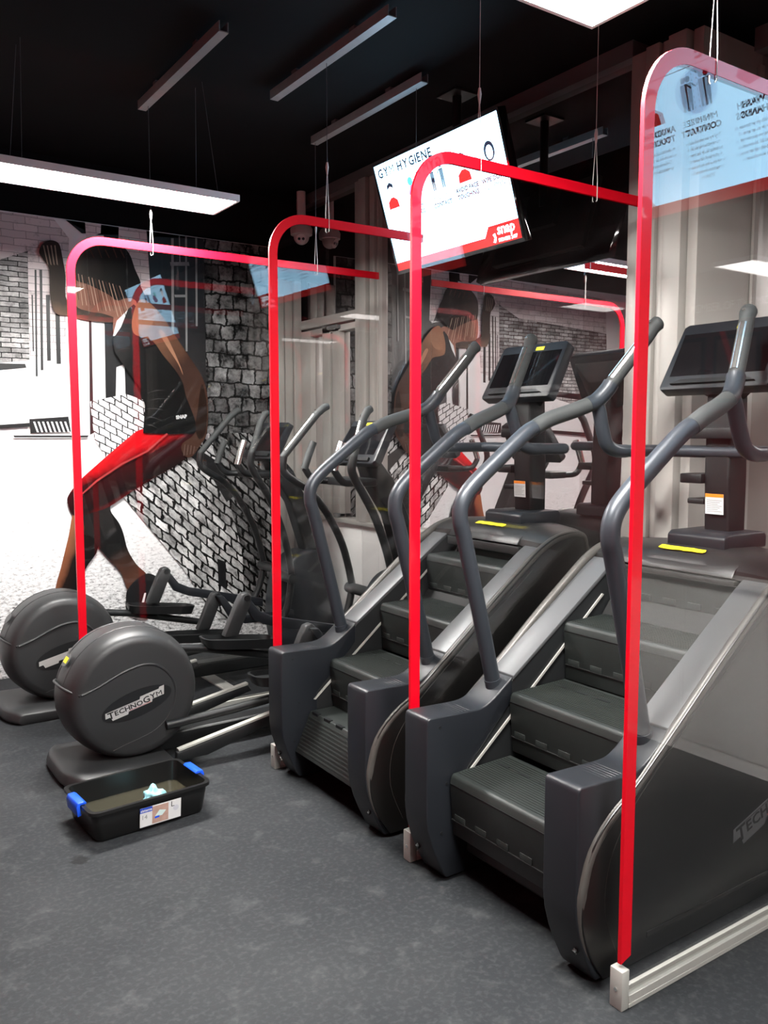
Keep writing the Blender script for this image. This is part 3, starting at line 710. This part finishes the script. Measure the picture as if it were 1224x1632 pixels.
    pts = [(0, .012)] + [(.0 + i * .018, .004 + random.uniform(-.004, .004)) for i in range(11)] + [(.185, .014)] + [(.18 - i * .018, .030 + random.uniform(-.003, .003)) for i in range(11)]
    flat('caution_sticker', pts, M, YEL, hd, .0015, .004)
    # platform, column, console
    pf = prof('column_base', [(.965, 1.05), (.965, 1.095), (.985, 1.107), (1.20, 1.107), (1.215, 1.095), (1.215, 1.05)], -.115, .115, CHAR, t, .008, 3)
    co = prof('console_column', [(1.085, 1.10), (1.075, 1.30), (1.075, 1.62), (1.17, 1.66), (1.185, 1.30), (1.185, 1.10)], -.05, .05, BLKP, t, .010, 3)
    M = frame((1.0755, .035, 1.165), (0, -1, 0), (-.05, 0, 1))
    wlb = flat('warning_label', rect(0, .072, 0, .072), M, WHT, co, .001, .004)
    flat('warning_band', rect(0, .072, .060, .072), M, ORG, wlb, .0006, .005)
    for i in range(7): flat('warning_text', rect(.006, .066 - (i % 3) * .008, .048 - i * .0065, .050 - i * .0065), M, mat('grey_ink', (.25, .25, .25), .5), wlb, .0004, .005)
    box('holder_shelf', (1.06, 1.18, .05, .14, 1.27, 1.305), BLKP, co, .006)
    box('holder_shelf', (1.08, 1.17, .05, .12, 1.195, 1.215), BLKP, co, .005)
    box('holder_shelf', (1.04, 1.085, -.10, .10, 1.43, 1.47), BLKP, co, .008)
    # console: tilted slab
    C0 = Vector((1.02, 0, 1.605)); dv = Vector((.135, 0, .245)).normalized(); M = frame(C0, (0, -1, 0), dv)
    W, Hh, D = .215, .275, .05
    cv = [Vector((-W + .008, 0, 0)), Vector((W - .008, 0, 0)), Vector((W, .012, 0)), Vector((W - .012, Hh - .01, 0)), Vector((W - .03, Hh, 0)), Vector((-W + .03, Hh, 0)), Vector((-W + .012, Hh - .01, 0)), Vector((-W, .012, 0))]
    n = len(cv)
    V = [M @ v for v in cv] + [M @ (v + Vector((0, 0, -D))) for v in cv]
    Fc = [tuple(range(n)), tuple(range(2 * n - 1, n - 1, -1))] + [(i, (i + 1) % n, n + (i + 1) % n, n + i) for i in range(n)]
    cs = mk('console', V, Fc, CHAR, t, .006, 2)
    # tapered back housing
    bk = [Vector((-.16, .05, -D)), Vector((.16, .05, -D)), Vector((.18, .24, -D)), Vector((-.18, .24, -D)), Vector((-.06, .02, -D - .07)), Vector((.06, .02, -D - .07)), Vector((.07, .16, -D - .06)), Vector((-.07, .16, -D - .06))]
    mk('console_back', [M @ v for v in bk], [(0, 1, 2, 3), (4, 5, 6, 7), (0, 1, 5, 4), (1, 2, 6, 5), (2, 3, 7, 6), (3, 0, 4, 7)], BLKP, cs, .006)
    flat('console_screen', rect(-W + .03, W - .03, .055, Hh - .045), M, GLOSS, cs, .001, .0002)
    flat('console_tray', [(-W + .05, .018), (W - .05, .018), (W - .09, .034), (-W + .09, .034)], M, BLKP, cs, .012, 0)
    flat('console_sticker', rect(.02, .07, Hh - .038, Hh - .020), M, YEL, cs, .001, .0004)
    return t
stair_machine('stair climber furthest from the camera, with its lowest step flap folded down', 2.785, [(.225, .496), (.482, .707), (.736, .905)], ((.130, .290), (.056, .130)))
stair_machine('nearest stair climber, beside the right front screen post', 1.80, [(.087, .362), (.341, .584), (.591, .793)], None)

# ------------------------------------------------------------------ cross trainers
EX = .79
def cross_trainer(label, yc):
    t = thing('cross_trainer', label, 'cross trainer', (EX, yc, 0), 0, 'cross trainers by the mural')
    cx, cz = .325, .335
    # base plate
    bp = [(0.02, .0), (.0, .02), (.012, .062), (.03, .072), (.40, .062), (.46, .05), (.48, .0)]
    NV = 13; V = []; Fc = []
    for i in range(NV):
        u = -1 + 2 * i / (NV - 1); y = .245 * u; sh = .06 * abs(u) ** 4
        V += [(x + (sh if x < .2 else 0), y, z * (1 - .25 * abs(u) ** 8)) for x, z in bp]
    n = len(bp)
    Fc = [(i * n + j, i * n + (j + 1) % n, (i + 1) * n + (j + 1) % n, (i + 1) * n + j) for i in range(NV - 1) for j in range(n)]
    Fc += [tuple(range(n)), tuple((NV - 1) * n + j for j in range(n - 1, -1, -1))]
    mk('base_plate', V, Fc, DRUM, t, .006)
    # drum: lathe, flattened towards the rear like the real cover
    prf = [(-.150, .0), (-.150, .225), (-.146, .248), (-.132, .262), (-.105, .274), (-.06, .284), (0, .287), (.06, .284), (.105, .274), (.132, .262), (.146, .248), (.150, .225), (.150, .0)]
    N = 72; V = []; Fc = []
    for y, r in prf[1:-1]:
        for k in range(N):
            a = 2 * math.pi * k / N
            f = 1 + .045 * max(0, -math.cos(a - math.radians(20))) ** 3 * (1 - abs(y) / .3)
            V.append((cx + r * f * math.cos(a), y, cz + r * math.sin(a)))
    R = len(prf) - 2
    Fc = [(i * N + k, i * N + (k + 1) % N, (i + 1) * N + (k + 1) % N, (i + 1) * N + k) for i in range(R - 1) for k in range(N)]
    Fc += [tuple(range(N)), tuple((R - 1) * N + k for k in range(N - 1, -1, -1))]
    dr = mk('drum_cover', V, Fc, DRUM, t)
    # crease from the rear rim over the logo field, on both faces
    for s in (-1, 1):
        crs = smooth2([(-.232, .045), (-.16, .070), (-.06, .115), (.03, .135), (.10, .115), (.155, .05), (.165, -.03), (.13, -.11), (.06, -.165), (-.06, -.20), (-.11, -.215)], 4)
        rad = [.0065] * 16 + [max(.0012, .0065 - .0003 * k) for k in range(len(crs) - 16)]
        V, Fc = tube_vf([(cx + a, s * .150, cz + b) for a, b in crs], rad[:len(crs)], 8); mk('face_crease', V, Fc, DRUM, dr)
        M = frame((cx - .0, s * .1505, cz - .045), (1, 0, 0) if s < 0 else (-1, 0, 0), (0, 0, 1)) @ Matrix.Rotation(math.radians(14 if s < 0 else -14), 4, 'Z')
        oval = [(x * 1.0, y) for x, y in circ(0, .016, .155, 28, .058)]
        flat('logo_field', oval, M, BLKP, dr, .001)
        logo(dr, M @ Matrix.Translation((-.012, -.002, .001)), .050, SILV, INK)
    # rim crease and rear sticker
    rr = [(cx - .30, y, cz + .045 - .02 * (y / .15) ** 2) for y in (-.13, -.07, 0, .07, .13)]
    ring = []
    tube('rim_crease', cr([(cx - .236, -.149, cz + .043), (cx - .270, -.11, cz + .055), (cx - .293, -.05, cz + .066), (cx - .296, 0, cz + .07), (cx - .293, .05, cz + .066), (cx - .270, .11, cz + .055), (cx - .236, .149, cz + .043)], 4), .006, DRUM, dr, 8)
    band = []
    for sgn in (-1, 1):
        pts = []
        for k in range(15):
            a = math.radians(165 - k * 9); f = 1 + .045 * max(0, -math.cos(a - math.radians(20))) ** 3 * .75
            pts.append((cx + .2845 * f * math.cos(a), sgn * .055, cz + .2845 * math.sin(a)))
        band.append((pts, .0022))
    for b_ in band: tube('rim_seam', b_[0], b_[1], DRUM, dr, 6)
    a = math.radians(146); f = 1.045
    Ms = frame((cx + .297 * math.cos(a) - .004, .0, cz + .290 * math.sin(a)), (0, -1, 0), (-math.cos(a + math.pi / 2), 0, -math.sin(a + math.pi / 2)))
    st = flat('sticker_holder', circ(0, 0, .036, 8, .03), Ms, CAPM, dr, .002); flat('sticker', rect(-.02, .02, -.013, .013), Ms, YEL, st, .001, .0025)
    # main frame along the floor
    boxes('main_frame', [(.30, 1.95, -.045, .045, .03, .11), (1.86, 1.98, -.22, .22, .0, .06)], BLKP, t, .008)
    box('floor_bar', (1.135, 1.21, -.34, .12, .0, .012), ALU, t, .003)
    boxes('leveller_foot', [(.06, .10, -.20, -.16, 0, .01)], BLKP, t)
    for s, ph in ((1, 0), (-1, 1)):
        y = s * .165
        # track rail
        prof('track_rail', [(.46, .045), (.46, .085), (1.00, .18), (1.02, .15), (.60, .045)], *sorted((s * .235, s * .200)), BLKP, t, .006)
        prof('track_top', [(.47, .088), (.47, .096), (1.0, .192), (1.0, .182)], *sorted((s * .232, s * .203)), ALU, t)
        # foot rod from drum crank to the pedal
        z0, z1 = ((.46, .30) if ph == 0 else (.19, .24))
        tube('foot_rod', [(.44, y, z0), (.75, y, z0 * .72 + z1 * .28), (1.22, y, z1)], .020, BLKP, t, 10)
        # pedal: rounded tray
        px, pz = (.74, .455) if ph == 0 else (.84, .335); tl = -.13 if ph == 0 else -.10
        NVp = 10; V = []; Fc = []
        out = smooth2([(0, -.03), (.03, -.065), (.14, -.075), (.26, -.070), (.38, -.055), (.40, 0), (.38, .055), (.26, .070), (.14, .075), (.03, .065), (0, .03)], 3)
        rings = []
        for dz, sc in ((-.035, .90), (0.012, 1.0), (.012, .94), (-.012, .90)):
            rings.append([(px + .2 + (a - .2) * sc, y + b * sc, pz + dz + tl * 1.0 * (px + a - px) * .9 + (.02 if a > .30 else 0) * 0) for a, b in out])
        nn = len(out); V = [p for r_ in rings for p in r_]
        Fc = [(i * nn + j, i * nn + (j + 1) % nn, (i + 1) * nn + (j + 1) % nn, (i + 1) * nn + j) for i in range(3) for j in range(nn)] + [tuple(range(nn)), tuple(3 * nn + j for j in range(nn))]
        mk('pedal', V, Fc, BLKP, t)
        # link bracket and link bar up to the swinging arm
        bx, bz = (.965, .645) if ph == 0 else (1.14, .53)
        br = prof('link_bracket', [(bx - .115, bz - .185), (bx - .045, bz - .03), (bx - .02, bz + .015), (bx + .012, bz + .022), (bx + .036, bz), (bx + .030, bz - .035), (bx - .04, bz - .19)], *sorted((y - .024, y + .024)), DRUM, t, .008)
        V, Fc = tube_vf([(bx + .006, y - .028, bz - .006), (bx + .006, y + .028, bz - .006)], .016, 12); mk('pivot_bolt', V, Fc, BLKP, br)
        lk = [(bx - .01, bz + .006), (bx + .030, bz + .002), (bx + .10, bz - .09), (bx + .17, bz - .125), (1.62, .40), (1.62, .345), (bx + .16, bz - .175), (bx + .07, bz - .135)]
        prof('link_bar', lk, *sorted((y + s * .028, y + s * .058)), CHAR, t, .006)
        # swinging arm
        if s > 0: pth = [(1.55, .33), (1.62, .44), (1.66, .58), (1.655, .66), (1.60, .85), (1.50, 1.03), (1.40, 1.145), (1.29, 1.215), (1.245, 1.262), (1.25, 1.33)]; gt = (1.47, 1.59)
        else: pth = [(1.50, .33), (1.55, .44), (1.575, .58), (1.57, .68), (1.53, .86), (1.46, 1.04), (1.39, 1.16), (1.345, 1.23), (1.325, 1.28), (1.335, 1.34)]; gt = (1.425, 1.565)
        ya = s * .27
        ar = tube('swing_arm', cr([(a, ya, b) for a, b in pth], 4), .0205, BLKP, t, 12)
        g0 = Vector((pth[-1][0], ya, pth[-1][1])); g1 = Vector((gt[0], ya - s * .03, gt[1])); d = (g1 - g0).normalized(); nn_ = Vector((-d.z, 0, d.x))
        gr = tube('arm_grip', [g0 - d * .01, g0 + (g1 - g0) * .5, g1 - d * .05, g1 - d * .01 + Vector((.012, 0, 0)), g1 + Vector((.03, 0, .0))], [.019, .0195, .020, .021, .017], FOAM, ar, 12)
        tube('sensor_plate', [g0 + d * .03 + nn_ * .008, g1 - d * .07 + nn_ * .008], .0135, STEEL, gr, 10)
        V, Fc = tube_vf([g1 - d * .045 + nn_ * .018, g1 - d * .045 + nn_ * .024], .005, 8); mk('screw', V, Fc, STEEL, gr)
        tube('pivot_axle', [(1.66 if s > 0 else 1.575, ya + s * .03, .60), (1.66 if s > 0 else 1.575, s * .08, .60)], .030, BLKP, t, 14)
        # short fixed handle
        fh = [(1.52, s * .06, 1.205), (1.42, s * .13, 1.205), (1.35, s * .145, 1.215), (1.305, s * .145, 1.27)]
        fo = tube('fixed_handle', cr(fh, 4), .0175, BLKP, t, 12)
        tube('fixed_grip', [(1.302, s * .145, 1.268), (1.325, s * .14, 1.34), (1.352, s * .135, 1.405)], [.0185, .0195, .0185], FOAM if s > 0 else STEEL, fo, 12)
    # front housing and column
    hs = prof('front_housing', smooth2([(1.62, .10), (1.58, .30), (1.60, .52), (1.66, .66), (1.76, .72), (1.90, .70), (2.00, .45), (2.03, .03)], 4) + [(1.62, .03)], -.10, .10, CHAR, t, .02, 3)
    flat('sticker', rect(-.03, .03, -.012, .012), frame((1.688, -.03, .6950), (0, -1, 0), (1, 0, .6)), YEL, hs, .0015)
    cl = prof('console_column', [(1.83, .62), (1.70, 1.02), (1.58, 1.20), (1.545, 1.30), (1.62, 1.33), (1.72, 1.22), (1.82, 1.02), (1.93, .62)], -.05, .05, BLKP, t, .012, 3)
    box('accessory_tray', (1.42, 1.56, -.14, .14, 1.185, 1.225), BLKP, t, .010)
    C0 = Vector((1.49, 0, 1.300)); dv = Vector((.13, 0, .215)).normalized(); M = frame(C0, (0, -1, 0), dv)
    W, Hh, D = .205, .25, .045
    cv = [Vector((-W + .02, 0, 0)), Vector((W - .02, 0, 0)), Vector((W, .02, 0)), Vector((W - .03, Hh, 0)), Vector((-W + .03, Hh, 0)), Vector((-W, .02, 0))]
    n = len(cv); V = [M @ v for v in cv] + [M @ (v + Vector((0, 0, -D))) for v in cv]
    Fc = [tuple(range(n)), tuple(range(2 * n - 1, n - 1, -1))] + [(i, (i + 1) % n, n + (i + 1) % n, n + i) for i in range(n)]
    cs = mk('console', V, Fc, CHAR, t, .006)
    flat('console_screen', rect(-W + .035, W - .035, .05, Hh - .035), M, GLOSS, cs, .001, .0002)
    flat('console_tray', rect(-W + .05, W - .05, .012, .03), M, BLKP, cs, .012)
    flat('console_sticker', rect(-.03, .02, Hh - .03, Hh - .015), M, YEL, cs, .001, .0004)
    return t
ct = cross_trainer('near cross trainer, its drum standing behind the black tub', 3.64)
dup(ct, (EX - .045, 4.64, 0), 'far cross trainer, cut by the left picture edge, in front of mural')

# ------------------------------------------------------------------ tub with cloth
tb = thing('plastic_tub', 'open black plastic tub with blue clips and murky water on the floor', 'tub', (.978, 3.095, 0), math.radians(4.5))
def rrect(hx, hy, r, n=5):
    o = []
    for sx, sy, a0 in ((1, 1, 0), (-1, 1, 90), (-1, -1, 180), (1, -1, 270)):
        for k in range(n + 1):
            a = math.radians(a0 + 90 * k / n); o.append((sx * (hx - r) + r * math.cos(a), sy * (hy - r) + r * math.sin(a)))
    return o
rings = [(.200, .125, .03, 0), (.210, .135, .03, .012), (.224, .147, .03, .105), (.224, .147, .03, .108), (.234, .157, .035, .110), (.234, .157, .035, .122), (.220, .143, .03, .122), (.206, .131, .03, .014)]
V, Fc = [], []
for hx, hy, r, z in rings: V += [(a, b, z) for a, b in rrect(hx, hy, r)]
n = 24
for i in range(len(rings) - 1): Fc += [(i * n + j, i * n + (j + 1) % n, (i + 1) * n + (j + 1) % n, (i + 1) * n + j) for j in range(n)]
Fc += [tuple(range(n - 1, -1, -1)), tuple((len(rings) - 1) * n + j for j in range(n))]
mk('tub_body', V, Fc, BLACKTUB, tb)
pts = rrect(.2105, .1345, .03); V = [(a, b, .044) for a, b in pts]; mk('water', V, [tuple(range(n))], WATER, tb)
for s in (-1, 1):
    prof('clip', [(s * .232, .085), (s * .246, .082), (s * .250, .118), (s * .244, .132), (s * .222, .134), (s * .212, .128), (s * .214, .1225), (s * .235, .1235), (s * .236, .11)], -.055, .055, BLUE, tb, .002)
M = frame((-.02, -.1445, .018), (1, 0, 0), (0, -.10, 1))
lb = flat('paper_label', rect(-.035, .125, 0, .075), M, WHT, tb, .0006)
flat('label_photo', rect(.012, .075, .004, .071), M, mat('label_photo_print', (.42, .27, .22), .5, var=.3, vscale=60), lb, .0004, .0007)
flat('label_picture', [(.022, .03), (.05, .028), (.066, .045), (.04, .052)], M, mat('label_pale_tub', (.55, .68, .66), .5), lb, .0004, .0012)
flat('label_picture', [(.022, .022), (.04, .024), (.04, .032), (.022, .030)], M, BLUE, lb, .0004, .0012)
flat('label_band', rect(-.035, .012, .056, .075), M, mat('label_blue', (.01, .05, .42), .5), lb, .0004, .0007)
text('label_lettering', 'sistema', .0145, M @ Matrix.Translation((-.033, .060, .0013)), WHT, lb, .0002, bold=.0003)
text('label_lettering', '14', .024, M @ Matrix.Translation((-.030, .030, .0008)), mat('grey_ink', (.25, .25, .25), .5), lb, .0002)
text('label_lettering', 'L', .030, M @ Matrix.Translation((.084, .050, .0008)), INK, lb, .0002)
flat('label_mark', circ(.105, .042, .011, 16), M, mat('pale_grey_ink', (.5, .5, .55), .5), lb, .0003, .0008)
# crumpled cloth in the tub
bm = bmesh.new(); bmesh.ops.create_icosphere(bm, subdivisions=4, radius=1)
for v in bm.verts:
    a = math.sin(v.co.x * 5 + 1) * math.cos(v.co.y * 6) + .6 * math.sin(v.co.z * 9 + v.co.x * 7) + .5 * math.sin(v.co.y * 13 + v.co.x * 4)
    k = 1 + .17 * a; v.co = Vector((v.co.x * .042 * k, v.co.y * .034 * k, max(0, v.co.z * .055 * k + .008)))
for f in bm.faces: f.smooth = True
me = bpy.data.meshes.new('cloth'); bm.to_mesh(me); bm.free(); me.materials.append(CLOTH)
cl = link(bpy.data.objects.new('cleaning_cloth', me)); cl.location = (1.03, 3.07, .045); cl.rotation_euler = (0, 0, .5)
tag(cl, 'crumpled pale blue cloth lying in the black tub', 'cloth')

# ------------------------------------------------------------------ televisions
TW, TH = .94, .53
def emat(name, col, s):
    if name in MATS: return MATS[name]
    return mat(name, (.01, .01, .01), .15, emit=col, estr=s)
def television(label, xb, yc, zb):
    t = thing('hanging_television', label, 'television', (xb, yc, zb), 0, 'televisions hung from the ceiling')
    up = Vector((-.17, 0, .535)).normalized(); Mt = frame((0, 0, 0), (0, -1, 0), up)
    S = SCREEN_LIGHT
    BG = emat('screen_white', (.42, .74, 1.0), S); DK = emat('screen_navy', (.004, .006, .012), S); RD = emat('screen_red', (.40, .015, .015), S * .5)
    CY = emat('screen_teal', (.05, .55, .50), S * .6); DISC = emat('screen_blue_disc', (.30, .55, .85), S * .85); GY = emat('screen_grey_text', (.035, .055, .085), S); LT = emat('screen_lettering_white', (.8, .9, 1), S)
    w_, h_ = TW / 2, TH
    def slab(name, x0, x1, y0, y1, z0, z1, m, p, bev=0):
        v, f = box_vf((x0, x1, y0, y1, z0, z1)); return mk(name, [Mt @ Vector(q) for q in v], f, m, p, bev)
    hs = slab('television_case', -w_ - .012, w_ + .012, -.018, h_ + .012, -.045, -.001, GLOSS, t, .004)
    slab('case_back', -w_ * .7, w_ * .7, .03, h_ - .12, -.085, -.045, BLKP, hs, .01)
    slab('bezel', -w_ - .012, w_ + .012, -.018, 0, -.001, .004, GLOSS, hs); slab('bezel', -w_ - .012, w_ + .012, h_, h_ + .012, -.001, .004, GLOSS, hs)
    slab('bezel', -w_ - .012, -w_, 0, h_, -.001, .004, GLOSS, hs); slab('bezel', w_, w_ + .012, 0, h_, -.001, .004, GLOSS, hs)
    sc = flat('screen', rect(-w_, w_, 0, h_), Mt, BG, t, .001, -.001)
    letters('screen_title', [(c, .060, 0, 1.0, .0006 if c == 'M' else .0016) for c in 'GYM HYGIENE'], -w_ + .022, Mt @ Matrix.Translation((0, h_ - .064, .001)), DK, sc, .0085, 0)
    flat('screen_line', rect(-w_ + .02, w_ - .02, h_ - .080, h_ - .0778), Mt, GY, sc, .0002, .0003)
    heads = [None, ('WASH', 'HANDS'), ('MINIMIZE', 'CONTACT'), ('AVOID FACE', 'TOUCHING'), ('WIPE DOWN', 'EQUIPMENT')]
    notes = [['Cover your mouth', 'and nose when', 'you cough or', 'sneeze'], ['Wash your hands', 'with soap and', 'warm water for at', 'least 20 seconds', 'especially after you', 'use a machine'], ['Try to avoid close', 'contact with sick', 'people. Stay home', 'if you feel unwell', 'until you have been', 'symptom free for', '24hrs.'], ['Avoid touching your', 'eyes, nose or mouth', 'Germs can be', 'spread this way'], ['Wipe down', 'equipment before', 'and after use']]
    for k in range(5):
        cx = -w_ + TW * (k + .5) / 5; cy = h_ - .160
        flat('screen_icon_disc', circ(cx, cy, .072), Mt, DISC if k in (2,) else BG, sc, .0002, .0003)
        if k in (0, 3):
            flat('screen_icon', [(cx - .045, cy - .065), (cx + .045, cy - .065), (cx + .04, cy - .03), (cx + .012, cy - .012), (cx - .012, cy - .012), (cx - .04, cy - .03)], Mt, RD, sc, .0002, .0006)
            flat('screen_icon', circ(cx, cy + .022, .024, 14, .030), Mt, emat('screen_skin', (.75, .70, .72), S * .8), sc, .0002, .0006)
            flat('screen_icon', [(cx - .028, cy + .015), (cx - .024, cy + .05), (cx, cy + .062), (cx + .024, cy + .05), (cx + .026, cy + .03), (cx, cy + .042), (cx - .02, cy + .034)], Mt, DK, sc, .0002, .0009)
        elif k == 1:
            flat('screen_icon', [(cx - .05, cy - .03), (cx + .01, cy - .04), (cx + .05, cy - .005), (cx + .03, cy + .03), (cx - .02, cy + .02)], Mt, emat('screen_plum', (.20, .12, .30), S * .6), sc, .0002, .0006)
            flat('screen_icon', circ(cx - .02, cy + .03, .02, 12), Mt, CY, sc, .0002, .0009)
        elif k == 2:
            for dx, hgt in ((-.035, .085), (.035, .095)):
                flat('screen_icon', circ(cx + dx, cy + .045, .010, 12), Mt, DK, sc, .0002, .0006)
                flat('screen_icon', [(cx + dx - .013, cy + .032), (cx + dx + .013, cy + .032), (cx + dx + .012, cy - .01), (cx + dx + .010, cy - .055), (cx + dx + .002, cy - .055), (cx + dx, cy - .015), (cx + dx - .003, cy - .055), (cx + dx - .010, cy - .055), (cx + dx - .012, cy - .01)], Mt, DK, sc, .0002, .0006)
            flat('screen_icon', [(cx - .02, cy + .028), (cx + .03, cy + .024), (cx + .03, cy + .017), (cx - .02, cy + .021)][::1] if False else [(cx + .02, cy + .030), (cx + .026, cy + .030), (cx + .008, cy + .012), (cx + .004, cy + .016)], Mt, DK, sc, .0002, .0009)
            for q in range(7): flat('screen_dash', rect(cx - .001, cx + .002, cy - .055 + q * .018, cy - .048 + q * .018), Mt, GY, sc, .0002, .0006)
        else:
            flat('screen_icon', circ(cx, cy + .02, .034, 16, .042), Mt, DK, sc, .0002, .0006); flat('screen_icon', circ(cx, cy + .015, .022, 14, .030), Mt, BG, sc, .0002, .0009)
        if heads[k]:
            for q, s in enumerate(heads[k]):
                text('screen_heading', s, .028, Mt @ Matrix.Translation((cx, h_ - .262 - q * .030, .001)), DK, sc, 0, 'CENTER', bold=.0012)
        for q, s in enumerate(notes[k]):
            text('screen_note', s, .0165, Mt @ Matrix.Translation((cx, h_ - .322 - q * .0200, .001)), GY, sc, 0, 'CENTER')
    flat('screen_band', [(-w_, 0), (w_, 0), (w_, .085), (w_ - .20, .085), (w_ - .235, .04), (-w_, .04)], Mt, RD, sc, .0002, .0012)
    text('screen_logo', 'snap', .064, Mt @ Matrix.Translation((w_ - .150, .041, .0016)), LT, sc, 0, bold=.0012, italic=.12)
    text('screen_logo', 'FITNESS 24/7', .022, Mt @ Matrix.Translation((w_ - .150, .008, .0016)), LT, sc, 0, bold=.0002)
    flat('screen_logo', [(w_ - .185, .012), (w_ - .172, .030), (w_ - .180, .045), (w_ - .165, .050), (w_ - .160, .030), (w_ - .170, .008)], Mt, LT, sc, .0002, .0016)
    # ceiling mount
    c = Mt @ Vector((0, .30, -.10))
    tube('mount_pole', [(c.x, 0, ZC - zb - .001), (c.x, 0, c.z)], .022, BLKP, t, 12)
    slab('mount_plate', -.12, .12, .18, .40, -.11, -.085, BLKP, hs)
    box('ceiling_plate', (c.x - .07, c.x + .07, -.07, .07, ZC - zb - .012, ZC - zb - .0005), BLKP, t)
    return t
television('hanging television showing a white hygiene board above the stair machines', 2.655, 3.28, 2.305)
television('hanging television outside the picture, reflected reversed in the nearest screen', 2.655, .81, 2.245)

# ------------------------------------------------------------------ security camera
sc_ = thing('security_camera', 'white turret security camera high up beside the mural corner', 'camera', (2.84, 5.15, 2.765))
bm = bmesh.new(); bmesh.ops.create_uvsphere(bm, u_segments=24, v_segments=14, radius=.052)
for f in bm.faces: f.smooth = True
me = bpy.data.meshes.new('ball'); bm.to_mesh(me); bm.free(); me.materials.append(WCAM); link(bpy.data.objects.new('ball', me), sc_)
mk('mount_base', *tube_vf([(0, 0, .012), (0, 0, .05), (0, 0, .075)], [.072, .075, .062], 24), WCAM, sc_)
mk('junction_box', *tube_vf([(0, 0, .075), (0, 0, ZC - 2.765 - .0005)], .030, 20), WCAM, sc_)
ax = Vector((-.45, -.75, -.42)).normalized(); sd = ax.cross(Vector((0, 0, 1))).normalized()
mk('face_plate', *tube_vf([ax * .040, ax * .050], [.036, .033], 20), WCAM, sc_)
for s in (-1, 1):
    mk('lens', *tube_vf([ax * .046 + sd * s * .014, ax * .053 + sd * s * .014], .0095, 14), GLOSS, sc_)
